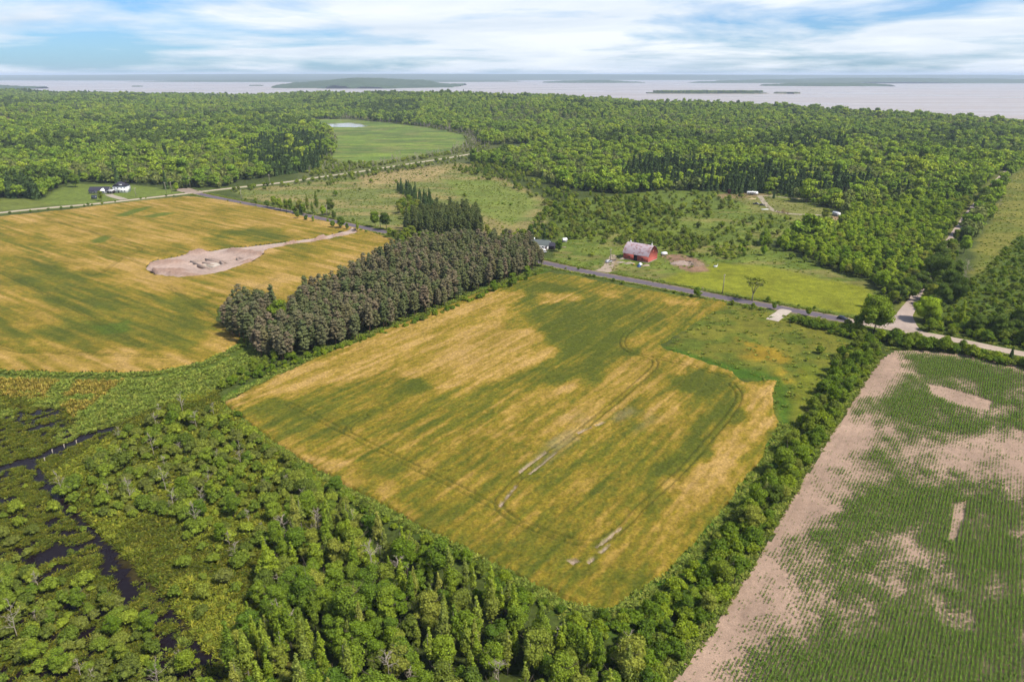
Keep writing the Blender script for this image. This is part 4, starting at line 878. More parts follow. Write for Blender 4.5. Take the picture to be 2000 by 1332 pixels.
ONE = [  # notable single trees: kind, base point, size, label
    ('elm_tree', (1469, 588), 1.0, 'vase-shaped elm with bare forked trunk standing by the paved road'),
    ('big_tree', (1806, 628), 1.05, 'large bright rounded tree right of the gravel lane mouth'),
    ('big_tree', (1706, 650), 1.35, 'tall spreading tree where the paved road meets the gravel lane'),
    ('broadleaf_tree', (1675, 645), 0.8, 'lower leafy tree just left of the tall junction tree'),
    ('dark_tree', (1775, 585), 0.85, 'dark tree overhanging the lane on its left side'),
    ('dark_tree', (1822, 592), 0.95, 'dark tree behind the large bright lane tree'),
    ('dark_tree', (1850, 575), 0.95, 'broad dark tree topping the lane grove'),
    ('dark_tree', (1815, 548), 0.9, 'dark tree in the middle of the lane grove'),
    ('dark_tree', (1865, 545), 0.8, 'dark tree at the right edge of the lane grove'),
    ('dark_tree', (1842, 520), 0.75, 'dark grey-green tree at the back of the lane grove'),
    ('dark_tree', (1795, 570), 1.0, 'dark tree on the left bank of the lane behind the overhanging one'),
    ('dark_tree', (1832, 605), 0.85, 'dark tree directly right of the large bright lane tree'),
    ('dark_tree', (1862, 592), 0.85, 'dark tree at the grove corner facing the scrub'),
    ('dark_tree', (1755, 592), 0.7, 'smaller dark tree at the meadow corner by the lane'),
    ('dark_tree', (1838, 555), 1.0, 'tall dark tree crowning the lane grove'),
    ('dark_tree', (1822, 532), 0.8, 'dark tree on the left bank midway up the lane'),
    ('dark_tree', (1836, 508), 0.75, 'dark tree on the left bank farther up the lane'),
    ('broadleaf_tree', (1853, 488), 1.0, 'leafy tree on the left bank near the open part of the lane'),
    ('dead_tree', (1882, 556), 1.25, 'large grey leafless tree beside the lane grove'),
    ('poplar_tree', (1872, 640), 1.0, 'pale green feathery tree right of the large bright lane tree'),
    ('dark_tree', (1950, 660), 0.85, 'dark tree at the right edge over the gravel road'),
    ('dark_tree', (1905, 652), 0.65, 'dark rounded tree behind the gravel road midway to the right edge'),
    ('dark_tree', (1935, 655), 0.75, 'dark tree behind the gravel road just left of the right edge group'),
    ('dark_tree', (2010, 675), 0.95, 'tallest dark tree at the right edge of the picture'),
    ('dark_tree', (1985, 650), 0.85, 'dark tree behind the right edge group'),
    ('spruce_tree', (1972, 706), 0.55, 'single small conifer beside the gravel road at the right edge'),
    ('dark_tree', (1915, 410), 1.25, 'huge dark tree closing the far end of the lane'),
    ('dark_tree', (1930, 402), 1.1, 'huge dark tree just right of the lane end'),
    ('dark_tree', (1885, 470), 0.7, 'grey-green tree leaning over the lane halfway along'),
    ('young_tree', (1882, 495), 1.15, 'bright tree right of the lane below the leaning tree'),
    ('dead_tree', (1950, 408), 1.0, 'bare branching tree at the edge of the right grass field'),
    ('broadleaf_tree', (1092, 492), 1.0, 'dark round tree right of the bungalow'),
    ('spruce_tree', (1063, 476), 1.15, 'tall dark conifer directly behind the bungalow'),
    ('spruce_tree', (1040, 474), 0.85, 'shorter dark conifer left behind the bungalow'),
    ('broadleaf_tree', (1046, 496), 0.45, 'small tree in front of the bungalow wall'),
    ('broadleaf_tree', (1362, 583), 0.72, 'small loose tree on the near road verge below the rubble'),
    ('dead_tree', (1371, 581), 0.7, 'thin bare tree beside the small loose roadside tree'),
    ('broadleaf_tree', (1512, 605), 0.42, 'dense small tree left of the pale driveway stub'),
    ('broadleaf_tree', (1578, 618), 0.42, 'small tree in the road hedge right of the driveway stub'),
    ('big_tree', (148, 366), 1.1, 'big dark round tree behind the farmhouse lawn'),
    ('broadleaf_tree', (198, 393), 0.95, 'round tree on the lawn in front of the farmhouse'),
    ('bright_tree', (345, 374), 1.2, 'bright green tree at the crossroads corner'),
    ('broadleaf_tree', (130, 364), 0.6, 'small bright tree left of the big lawn tree'),
    ('spruce_tree', (325, 370), 1.2, 'dark conifer beside the crossroads tree'),
    ('broadleaf_tree', (560, 413), 1.0, 'leafy tree in the clump on the meadow side of the road'),
    ('broadleaf_tree', (585, 418), 0.94, 'second leafy tree in the clump on the meadow side of the road'),
    ('spruce_tree', (588, 420), 0.7, 'small dark conifer in the roadside clump'),
    ('poplar_tree', (602, 416), 1.38, 'tall pale roadside poplar, left one of the pair'),
    ('poplar_tree', (620, 417), 1.31, 'tall pale roadside poplar, right one of the pair'),
    ('broadleaf_tree', (645, 420), 1.06, 'narrow leafy tree behind the left utility pole'),
    ('broadleaf_tree', (666, 447), 1.19, 'irregular tall tree between road and golden field'),
    ('poplar_tree', (699, 455), 0.72, 'thin ivy-clad stem at the mouth of the dirt track'),
    ('broadleaf_tree', (733, 444), 1.06, 'leafy tree left of the second utility pole'),
    ('broadleaf_tree', (755, 450), 1.19, 'wide leafy tree right of the second utility pole'),
    ('broadleaf_tree', (761, 466), 1.0, 'dark leafy tree at the near corner of the plantation road'),
    ('broadleaf_tree', (338, 838), 0.72, 'dark dense round tree above the swamp thicket'),
    ('broadleaf_tree', (378, 832), 0.62, 'paler round tree right of the dark swamp tree'),
    ('broadleaf_tree', (545, 640), 1.15, 'bright leafy tree in the gap of the pine plantation'),
    ('broadleaf_tree', (1000, 562), 0.95, 'dark leafy tree at the plantation corner nearest the barn'),
    ('broadleaf_tree', (965, 572), 0.7, 'smaller leafy tree left of the plantation corner tree'),
    ('broadleaf_tree', (1030, 548), 0.85, 'leafy tree at the plantation end over the road'),
    ('broadleaf_tree', (1530, 930), 0.85, 'tall leafy tree in the hedgerow beside the wheat corner'),
    ('broadleaf_tree', (1558, 915), 0.8, 'leafy hedgerow tree just right of the tall one'),
    ('broadleaf_tree', (1500, 955), 0.7, 'leafy hedgerow tree below the tall one'),
    ('poplar_tree', (1490, 985), 0.6, 'narrow bright tree at the lower end of the hedgerow trees'),
    ('broadleaf_tree', (1650, 770), 0.55, 'dark round small tree in the hedgerow beside bare soil'),
    ('broadleaf_tree', (1600, 800), 0.6, 'grey-green small tree midway up the hedgerow'),
    ('willow_shrub', (1600, 690), 0.8, 'pair bush in the flowery meadow near the hedgerow'),
    ('willow_shrub', (1575, 705), 0.6, 'single low bush in the flowery meadow'),
    ('young_tree', (1695, 600), 0.9, 'bright young tree at the lane corner of the yellow meadow'),
    ('broadleaf_tree', (1480, 455), 0.75, 'small round tree in the clearing below the trailer'),
    ('broadleaf_tree', (1420, 458), 0.8, 'tree at the left side of the trailer clearing'),
    ('broadleaf_tree', (1610, 432), 0.9, 'tree screening the second trailer on its left'),
    ('broadleaf_tree', (1620, 452), 0.7, 'dark round tree below the second trailer'),
    ('spruce_tree', (1511, 388), 0.7, 'small conifer right of the travel trailer drive'),
    ('spruce_tree', (1444, 384), 0.6, 'small conifer left of the travel trailer'),
    ('broadleaf_tree', (1250, 444), 0.9, 'grey-green tree in the clearing behind the barn'),
    ('broadleaf_tree', (1225, 440), 0.85, 'tree left beside the grey-green clearing tree'),
]
PROTO['young_tree'] = PROTO['bright_tree']
for p_, s_, k_ in (((500, 401), .7, 'broadleaf_tree'), ((522, 405), .8, 'broadleaf_tree'), ((536, 408), .95, 'broadleaf_tree'), ((548, 411), 1.05, 'broadleaf_tree'), ((568, 415), 1.05, 'broadleaf_tree'), ((576, 418), .9, 'young_tree'), ((594, 420), .9, 'broadleaf_tree'), ((611, 419), 1.1, 'poplar_tree'), ((632, 422), .8, 'young_tree'), ((652, 428), .8, 'broadleaf_tree'), ((582, 428), .55, 'broadleaf_tree'), ((598, 432), .5, 'broadleaf_tree'), ((612, 434), .55, 'young_tree'), ((650, 446), .6, 'broadleaf_tree'), ((678, 450), .6, 'broadleaf_tree')):
    ONE.append((k_, p_, s_, None))
for kd, p, s, lb in ONE:
    x, y = G(*p); plant(kd, x, y, s, lb or 'leafy tree or bush in the clump along both verges left of the dirt track', None if lb else 'trees of the roadside clump', name={'bright_tree': 'broadleaf_tree', 'young_tree': 'young_tree', 'dark_tree': 'broadleaf_tree', 'big_tree': 'broadleaf_tree'}.get(kd))
LIMIT = {'pine_tree': 300, 'dark_pine_tree': 60, 'broadleaf_tree': 225, 'poplar_tree': 280, 'dead_tree': 120, 'willow_shrub': 290, 'hedge_shrub': 295, 'young_tree': 200, 'spruce_tree': 80}
MASS = {'pine_tree': ('pine_mass', 'back rows of the pine plantation', 'pine trees'), 'willow_shrub': ('willow_thicket', 'mass of willow scrub farther off', 'scrub'), 'hedge_shrub': ('bush_thicket', 'mass of green bushes farther off', 'bushes'),
        'young_tree': ('young_wood', 'mass of young green trees beside the lane', 'trees'), 'broadleaf_tree': ('leafy_wood', 'mass of small leafy trees farther off', 'trees')}
WH = {}
def wholes(kind):
    if kind not in WH: WH[kind] = [whole(p, kind + '_mass') for p in PROTO[kind]]
    return WH[kind]
def seen(x, y): return abs(x) < 0.80 * math.hypot(y, CAM_H) + 8 and y > 62
for kd, lst in BANK.items():
    lst = [e for e in lst if seen(e[0], e[1])]; lst.sort(key=lambda e: e[0] ** 2 + e[1] ** 2)
    n = LIMIT[kd]; print('BANK', kd, len(lst))
    for (x, y, s, lb, gr) in lst[:n]: plant(kd, x, y, s, lb, gr, name='young_tree' if kd == 'young_tree' else None)
    rest = lst[n:]
    if rest:
        nm, lb, ct = MASS.get(kd, (kd + '_mass', 'mass of trees farther off', 'trees'))
        scatter(nm, np.array([e[:2] for e in rest]), wholes(kd), np.array([e[2] for e in rest]), lb, ct, seed=hash(kd) % 97 if False else len(kd))

# ------------------------------------------------------------------ far forest
def extra_scrub():
    a = sample(GP([(600, 352), (700, 340), (770, 328), (900, 308), (960, 296), (960, 303), (880, 320), (780, 336), (700, 350), (640, 362)]), 9, 301)
    b = sample(GP([(600, 330), (640, 300), (660, 320), (760, 318), (880, 298), (915, 280), (960, 285), (940, 294), (780, 318), (640, 342), (600, 345)]), 7, 302)
    c = sample(GP([(440, 372), (600, 350), (620, 356), (560, 366), (450, 378)]), 12, 303)
    return np.vstack([avoid_roads(a, 8), avoid_roads(b, 8), avoid_roads(c, 8)])
def marsh_fringe():
    A = sample(GP([(700, 232), (850, 245), (925, 262), (960, 290), (930, 300), (860, 308), (760, 322), (640, 345), (600, 345), (640, 300), (640, 262), (600, 240), (640, 228)]), 9, 304)
    d = sdf(A, P_MARSH); A = A[(d < 4) & (d > -75)]; return avoid_roads(A, 8)
mf = marsh_fringe()
scatter('drowned_trees', mf, [whole(dead(322, 10, 0.25), 'drowned_tree_mass'), whole(dead(323, 8, 0.22), 'drowned_tree_mass')] + wholes('willow_shrub')[:2], np.random.default_rng(3).uniform(0.7, 1.3, len(mf)), 'belt of grey drowned trees round the marsh', 'dead trees', seed=22)
es = extra_scrub()
scatter('roadside_scrub', es, wholes('willow_shrub'), np.random.default_rng(1).uniform(0.6, 1.4, len(es)), 'low scrub along the far gravel road by the marsh', 'scrub', seed=21)
FP = [broad(300 + i, h, w, 1.0, m_, per=9, size=0.85, nb=12) for i, (h, w, m_) in enumerate([(13, 9, M['forest']), (15, 10, M['forest']), (11, 8, M['forest']), (14, 11, M['forest']), (10, 6.5, M['forest_grey']), (12, 7, M['forest_grey']), (14, 10, M['dark'])])]
FP += [spruce(320, 15, 5.5, M['spruce'], 8, 0.9), spruce(321, 13, 5, M['spruce'], 8, 0.9), dead(322, 10, 0.25)]
FOBJ = [whole(p, 'forest_tree_mass') for p in FP]
def forest_points():
    out = []
    for y0, y1_, sp in ((470, 900, 6.4), (900, 1500, 7.4), (1500, 2500, 9.0), (2500, 3900, 11.0)):
        lim = 0.84 * y1_ + 40; rg = np.random.default_rng(int(y0))
        A, B = np.meshgrid(np.arange(-lim, lim, sp), np.arange(y0, y1_, sp)); P = np.stack([A.ravel(), B.ravel()], 1) + rg.uniform(-0.45, 0.45, (A.size, 2)) * sp
        P = P[(P[:, 1] > y0) & (np.abs(P[:, 0]) < 0.84 * P[:, 1] + 40)]
        out.append(P)
    P = np.vstack(out); keep = np.ones(len(P), bool)
    w = np.stack([fbm(P[:, 0] / 20, P[:, 1] / 20, 3, 3) - 0.5, fbm(P[:, 0] / 20, P[:, 1] / 20, 13, 3) - 0.5], 1) * 14
    for o in OPEN: keep &= sdf(P + w * (4 if o is P_MARSH else 1), o) < -2
    for o in (Y1, SC, SC2, P_PINES, P_RSHRUB): keep &= sdf(P, o) < 0
    P = P[keep]; P = avoid_roads(P, 7.0)
    a = P[:, 0] / P[:, 1]; P = P[P[:, 1] < np.interp(a, _ax, _sd) + 160]
    # keep rough ground near the paved road and right edge of the plantation free
    k = (dline(P, R_ASPHALT) > 26) & (sdf(P, GP([(760, 470), (1080, 420), (1100, 520), (1060, 540), (760, 540)])) < 0) & (sdf(P, GP([(1880, 640), (1760, 600), (1700, 640), (1700, 720), (2300, 760), (2300, 640)])) < 0)
    k &= ~((dline(P, R_TOP) < 45) & (P[:, 0] > -300))
    for poly in ([(-200, 452), (0, 424), (120, 412), (200, 402), (360, 384), (440, 372), (620, 350), (640, 362), (450, 392), (360, 392), (100, 424), (-200, 462)], [(615, 238), (680, 232), (850, 250), (925, 266), (950, 296), (900, 310), (640, 350), (620, 330), (655, 300), (655, 270)], [(100, 418), (100, 374), (140, 356), (350, 363), (370, 388), (200, 408)], [(-200, 466), (0, 434), (112, 418), (112, 401), (0, 412), (-200, 438)], [(900, 325), (1000, 300), (960, 290), (900, 300)], [(1060, 402), (1150, 388), (1300, 372), (1420, 376), (1440, 400), (1300, 436), (1100, 446)]):
        k &= sdf(P, GP(poly)) < 0
    return P[k]
fp = forest_points()
fn = fbm(fp[:, 0] / 170, fp[:, 1] / 170, 200, 4); fr = PRG.random(len(fp)); idx = (fr * 4).astype(int)
idx = np.where((fn < 0.40) & (fr < 0.7), 4 + (fr * 2.8).astype(int) % 2, idx)
idx = np.where((fn > 0.60) & (fr < 0.5), 6, idx)
idx = np.where((fr > 0.975), 7 + (fr * 1000).astype(int) % 2, idx)
con = np.zeros(len(fp), bool)
for poly in ([(480, 300), (520, 275), (600, 270), (640, 290), (640, 330), (560, 350), (480, 330)], [(1190, 345), (1300, 330), (1420, 345), (1600, 352), (1720, 372), (1700, 392), (1560, 386), (1420, 378), (1300, 368), (1200, 362)], [(-100, 372), (40, 368), (100, 392), (60, 398), (-100, 400)], [(1480, 300), (1640, 296), (1660, 312), (1500, 318)]):
    con |= sdf(fp, GP(poly)) > 0
idx = np.where(con & (fr < 0.85), 7 + (fr * 1000).astype(int) % 2, idx)
gz_ = np.zeros(len(fp), bool)
for poly in ([(-200, 330), (200, 320), (480, 320), (620, 345), (420, 372), (100, 355), (-200, 380)], [(1000, 300), (1200, 310), (1450, 330), (1300, 350), (1050, 360), (960, 330)], [(1550, 350), (1750, 340), (1850, 380), (1700, 400)]): gz_ |= sdf(fp, GP(poly)) > 0
idx = np.where(gz_ & (fr < 0.7) & ~con, 4 + (fr * 1000).astype(int) % 2, idx)
mz = (sdf(fp, P_MARSH) > -55) & (fp[:, 0] > -190) & (fr < 0.75); idx = np.where(mz, np.where(fr < 0.5, 9, 5), idx)
fs = (PRG.uniform(0.6, 1.1, len(fp)) + 0.6 * PRG.random(len(fp)) ** 3) * (0.8 + 0.45 * fbm(fp[:, 0] / 120, fp[:, 1] / 120, 210, 3)) * np.where(mz, 0.8, 1.0) * np.where(gz_ & ~con, 0.85, 1.0)
print('FOREST', len(fp))
isl = sample(np.array([(1430 + 400 * cos(t_), 5300 + 105 * sin(t_)) for t_ in np.linspace(0, 6.283, 30)[:-1]]), 11, 401)
scatter('island_wood', isl, FOBJ[:7], np.full(len(isl), 1.1), 'dark trees covering the small island in the lake', 'trees', z=WATER_Z + 6, seed=31)
scatter('forest', fp, FOBJ, fs, 'unbroken green forest rolling back to the lake shore', 'forest', idx=idx, seed=5)

# ------------------------------------------------------------------ small plants in masses
def tuft(name, mat, seed, n=26, h=0.7, w=0.6, bw=0.10, flat=0.0):
    rg = np.random.default_rng(seed); V_, Q, T = [], [], []; k = 0; W = []
    for i in range(n):
        th = rg.uniform(0, 6.283); r = w * math.sqrt(rg.random()) * 0.6; b = np.array([r * cos(th), r * sin(th), -0.03]); hh = h * rg.uniform(0.55, 1.0); o = w * rg.uniform(0.15, 0.7) * (1 + flat)
        t2 = th + rg.normal() * 0.6; d = np.array([cos(t2), sin(t2), 0]); p = np.array([-d[1], d[0], 0]) * bw * rg.uniform(0.7, 1.4)
        m_ = b + d * o * 0.4 + np.array([0, 0, hh * 0.75]); e = b + d * o + np.array([0, 0, hh * rg.uniform(0.7, 1.0)])
        V_ += [b - p, b + p, m_ + p, m_ - p, e]; Q.append((k, k + 1, k + 2, k + 3)); T.append((k + 3, k + 2, k + 4)); W += [rg.random()] * 5; k += 5
    me = mesh_np(name, np.array(V_), Q, T, [mat], smooth=False); set_f(me, 'v', W); return bpy.data.objects.new(name, me)
def corn(seed, h=0.75):
    rg = np.random.default_rng(seed); V_, Q, T, W = [], [], [], []; k = 0
    for i in range(8):
        th = (i % 2) * pi + rg.normal() * 0.6; d = np.array([cos(th), sin(th), 0]); z0 = 0.04 + h * 0.09 * i; l = h * rg.uniform(0.38, 0.6) * (1 - 0.035 * i); p = np.array([-d[1], d[0], 0]) * 0.055
        a = np.array([0, 0, z0]); m_ = a + d * l * 0.5 + np.array([0, 0, l * 0.55]); e = a + d * l + np.array([0, 0, l * 0.28])
        V_ += [a - p * 0.6, a + p * 0.6, m_ + p, m_ - p, e]; Q.append((k, k + 1, k + 2, k + 3)); T.append((k + 3, k + 2, k + 4)); W += [rg.random()] * 5; k += 5
    me = mesh_np('corn_plant', np.array(V_), Q, T, [M['corn']], smooth=False); set_f(me, 'v', W); return bpy.data.objects.new('corn_plant_mass', me)

# corn field: bare soil sheet and rows of young corn
def build_corn():
    A, B, P, d = crop_grid(P_CORN, U, V, 0.78, 1.0, 17)
    s, t = A.ravel(), B.ravel(); n1 = fbm(P[:, 0] / 9, P[:, 1] / 9, 22, 4)[:, None]; n2 = fbm(s / 20, t / 1.2, 25, 3)[:, None]
    row = 0.5 + 0.5 * np.sin(t * 2 * pi / 2.34)[:, None]; n3 = fbm(s / 30, t / 9, 28, 4)[:, None]
    c = np.array(alb(208, 178, 156, 2.6)) * (0.62 + 0.34 * n1 + 0.2 * n2 + 0.05 * row + 0.2 * n3)
    z = 0.06 + (fbm(P[:, 0] / 2.0, P[:, 1] / 2.0, 26, 3) - 0.5) * 0.08
    me, used = cut_mesh('corn_field_soil', A.shape, P, z, d > 0, M['soil']); set_col(me, 'Col', c[used]); tag(link('corn_field_soil', me), kind='structure')
    rg = np.random.default_rng(5); sp, st = 0.78, 0.25
    ps = P_CORN @ U; pt = P_CORN @ V
    a = np.arange(ps.min(), ps.max(), st); b = np.arange(pt.min(), pt.max(), sp)
    AA, BB = np.meshgrid(a, b); AA = AA.ravel() + rg.uniform(-0.1, 0.1, AA.size); BB = BB.ravel() + rg.normal(size=BB.size) * 0.035
    X = np.stack([AA * U[0] + BB * V[0], AA * U[1] + BB * V[1]], 1)
    X = inview(X, 6, 84)
    dd = sdf(X, P_CORN); X = X[dd > 1.0]; dd = dd[dd > 1.0]
    s_, t_ = X @ U, X @ V
    den = 0.86 + (fbm(s_ / 24, t_ / 13, 130, 4) - 0.5) * 1.25 + (fbm(s_ / 5, t_ / 3.5, 133, 3) - 0.5) * 1.2
    w = np.stack([fbm(X[:, 0] / 6, X[:, 1] / 6, 41, 3) - 0.5, fbm(X[:, 0] / 6, X[:, 1] / 6, 43, 3) - 0.5], 1) * 6
    for poly, val, hard in (([(1813, 752), (1850, 758), (1937, 784), (1930, 802), (1870, 792), (1822, 770)], 1.6, 0), ([(1790, 890), (1880, 870), (2000, 848), (2200, 850), (2200, 940), (2000, 960), (1890, 935)], .6, 1),
                       ([(1630, 835), (1725, 820), (1700, 868), (1620, 890)], .7, 1), ([(1862, 985), (1890, 980), (1868, 1062), (1854, 1056)], .9, 0), ([(1700, 700), (1760, 690), (1790, 720), (1740, 750), (1680, 760)], .55, 1),
                       ([(1560, 960), (1660, 930), (1640, 985), (1560, 1040)], .55, 1), ([(1440, 1150), (1600, 1080), (1640, 1120), (1520, 1230), (1400, 1260)], .55, 1), ([(1620, 1160), (1700, 1140), (1690, 1200), (1640, 1210)], .5, 1), ([(1860, 840), (1940, 860), (1900, 900), (1820, 880)], .3, 1)):
        den -= val * np.clip(sdf(X + w * hard, GP(poly)) / (0.6 if not hard else 14) + 0.5, 0, 1)
    for poly, val in (([(1640, 780), (1800, 770), (1920, 820), (2000, 800), (2000, 840), (1800, 850), (1660, 820)], .5), ([(1660, 960), (1760, 930), (1900, 990), (2000, 970), (2000, 1120), (1850, 1090), (1640, 1000)], .45), ([(1780, 690), (1900, 705), (2000, 730), (2000, 770), (1860, 740), (1760, 720)], .45), ([(1500, 1300), (1700, 1250), (2000, 1200), (2000, 1450), (1400, 1450)], .4), ([(1560, 1060), (1600, 1010), (1640, 1050), (1600, 1100)], .3)):
        den += val * np.clip(sdf(X + w, GP(poly)) / 6 + 0.5, 0, 1)
    strip = np.interp(dd, [1.0, 2.5, 6.0, 14.0], [-1.0, -0.6, -0.4, 0]); den += strip
    keep = rg.random(len(X)) < np.clip(den * 0.95, 0.05, 1.0)
    X, den = X[keep], np.clip(den[keep], 0.1, 1.3)
    print('CORN', len(X))
    scatter('corn_crop', X, [corn(1), corn(2), corn(3)], (0.5 + 0.62 * den) * rg.uniform(0.75, 1.25, len(X)), 'rows of young green corn with bare pinkish gaps at right', 'corn', z=0.05, seed=8, lean=0.06)
build_corn()

# sedge mats, reeds and weeds
def dens(P, fn, seed): return P[np.random.default_rng(seed).random(len(P)) < fn(P)]
BOGP = GP([(-300, 800), (60, 790), (110, 780), (165, 815), (235, 835), (190, 872), (110, 925), (160, 1000), (270, 1105), (350, 1190), (440, 1300), (420, 1620), (-300, 1620)])
CH = [(GP([(-200, 930), (0, 915), (60, 900), (110, 880), (160, 858), (200, 842), (240, 836)]), 2.2), (GP([(60, 905), (85, 940), (110, 965), (150, 1010), (200, 1050), (230, 1080), (270, 1120), (320, 1165), (345, 1190)]), 1.5),
      (GP([(60, 1095), (120, 1085), (160, 1068), (200, 1050)]), 1.6), (GP([(330, 1200), (390, 1230), (430, 1280), (450, 1310)]), 1.4), (GP([(200, 1060), (240, 1110), (250, 1160)]), 1.8)]
bp = sample(BOGP, 0.62, 81, 0.5)
bp = inview(bp)
def bogd(P):
    d = 0.42 + (fbm(P[:, 0] / 2.2, P[:, 1] / 2.2, 91, 4) - 0.5) * 5.0 + (fbm(P[:, 0] / 14, P[:, 1] / 14, 95, 3) - 0.5) * 1.6 + 0.35
    for l, w in CH: d = d * sstep(w * 0.7, w * 1.5, dline(P, l) + (fbm(P[:, 0] / 4, P[:, 1] / 4, 97, 3) - 0.5) * 3.0)
    return np.clip(d, 0, 1)
bp = dens(bp, bogd, 1); print('BOG', len(bp))
T_SEDGE = [tuft('sedge_tuft_mass', M['sedge'], i, 18, 0.55, 0.9, 0.09, 0.6) for i in range(3)]
T_WEED = [tuft('weed_tuft_mass', M['weed'], 10 + i, 20, 0.6, 0.9, 0.12, 0.5) for i in range(3)]
T_REED = [tuft('reed_tuft_mass', M['reed'], 20 + i, 18, 0.9, 0.7, 0.07) for i in range(2)]
bi = (fbm(bp[:, 0] / 9, bp[:, 1] / 9, 99, 3) > 0.62).astype(int) * 3 + np.random.default_rng(3).integers(0, 3, len(bp))
scatter('floating_sedge', bp, T_SEDGE + T_WEED, np.random.default_rng(2).uniform(0.5, 1.15, len(bp)), 'broken mats of sedge floating on the dark bog', 'sedge', idx=bi, z=0.1, seed=12)
sp_ = sample(P_SWAMP, 1.0, 82, 0.5, avoid=[(BOGP, -0.5)]); sp_ = inview(sp_)
si = np.where(fbm(sp_[:, 0] / 10, sp_[:, 1] / 10, 105, 3) > 0.52, 3, 0) + np.random.default_rng(4).integers(0, 3, len(sp_))
T_RANK = [tuft('rank_grass_mass', M['rank'], 30 + i, 20, 0.7, 0.9, 0.09, 0.4) for i in range(3)]
scatter('swamp_grass', sp_, T_SEDGE + T_RANK, np.random.default_rng(6).uniform(0.8, 1.7, len(sp_)), 'yellow-green rank grass between the swamp shrubs', 'grass', idx=si, z=0.0, seed=13)
weedz = GP([(-200, 738), (0, 738), (160, 745), (300, 741), (420, 718), (490, 684), (520, 712), (440, 760), (400, 775), (300, 800), (235, 828), (165, 850), (130, 800), (0, 775), (-200, 790)])
wp = sample(weedz, 1.15, 83, 0.5); wp = inview(wp)
wi = np.where((wp[:, 0] < -150) & (fbm(wp[:, 0] / 9, wp[:, 1] / 9, 107, 3) > 0.45), 3, 0); wi = np.where(wi == 3, 3 + np.random.default_rng(7).integers(0, 2, len(wp)), np.random.default_rng(7).integers(0, 3, len(wp)))
scatter('drain_weeds', wp, T_WEED + T_REED, np.random.default_rng(8).uniform(0.8, 2.0, len(wp)), 'tall weeds and straw reeds between left field and bog', 'weeds', idx=wi, z=0.0, seed=14)
mp_ = np.vstack([sample(P_RMEADOW, 4.4, 84, 0.5), sample(P_BARN, 4.6, 85, 0.5), sample(P_MEADOW, 4.6, 86, 0.5), sample(P_RSHRUB, 2.4, 87, 0.5), sample(P_RGRASS, 5.0, 88, 0.5)])
mp_ = mp_[sdf(mp_, GP([(1285, 548), (1330, 530), (1400, 512), (1500, 520), (1690, 560), (1715, 582), (1690, 618), (1640, 614), (1420, 576)])) < 0]
mp_ = mp_[(fbm(mp_[:, 0] / 7, mp_[:, 1] / 7, 109, 3) > 0.42)]; kk = np.ones(len(mp_), bool)
for r in (R_ASPHALT, R_LANE, R_GRAVEL_R, R_TOP): kk &= dline(mp_, r) > 4.8
mp_ = mp_[kk]
scatter('meadow_weeds', mp_, T_WEED, np.random.default_rng(9).uniform(0.6, 1.5, len(mp_)), 'tufts of weeds and tall grass over the meadows', 'weeds', seed=15)
edge2 = np.vstack([smooth_line(GP(l), 0.9) for l in ([(437, 786), (600, 704), (850, 602), (1060, 528)], [(1535, 830), (1480, 920), (1400, 1030), (1300, 1140), (1200, 1205)], [(440, 800), (600, 912), (760, 1002), (900, 1070), (1100, 1180), (1200, 1205)], [(1722, 696), (1690, 738), (1620, 846), (1560, 940), (1470, 1100), (1390, 1224), (1310, 1330), (1210, 1460)], [(1740, 680), (1900, 692), (2000, 712), (2150, 745)], [(-150, 722), (0, 726), (150, 732), (300, 730), (402, 708), (464, 677), (474, 662)])] * 5)
edge2 = edge2 + np.random.default_rng(10).normal(size=edge2.shape) * 1.5
dc = (sdf(edge2, P_CORN) < 0.3) & (sdf(edge2, P_FIELD) < 0.3) & (sdf(edge2, P_LEFT) < 0.4); edge2 = edge2[dc]
scatter('field_margin_grass', edge2, T_WEED, np.random.default_rng(11).uniform(0.6, 1.5, len(edge2)), 'rank green grass along the field margins', 'grass', seed=16)
rl = np.vstack([r + np.stack([-np.gradient(r, axis=0)[:, 1], np.gradient(r, axis=0)[:, 0]], 1) / np.linalg.norm(np.gradient(r, axis=0), axis=1)[:, None] * o for r in (smooth_line(R_ASPHALT[::4], 0.8), smooth_line(R_GRAVEL_R[::4], 0.8)) for o in (-7.5, -6.5, -5.6, 5.6, 6.5, 7.5)])
rl = rl + np.random.default_rng(12).normal(size=rl.shape) * 0.7; rl = rl[(sdf(rl, P_FIELD) < 0.3) & (sdf(rl, P_LEFT) < 0.3)]
kk = np.ones(len(rl), bool)
for p_ in [(1525, 613), (1184, 526), (1190, 515), (365, 374), (1745, 642), (1760, 635), (693, 452)]: kk &= np.linalg.norm(rl - np.array(G(*p_)), axis=1) > 8
rl = rl[kk & (dline(rl, R_LANE) > 7) & (dline(rl, R_TOP) > 6)]
scatter('verge_grass', rl, T_WEED, np.random.default_rng(13).uniform(0.5, 1.3, len(rl)), 'uncut grass on the verges of the paved road', 'grass', seed=17)

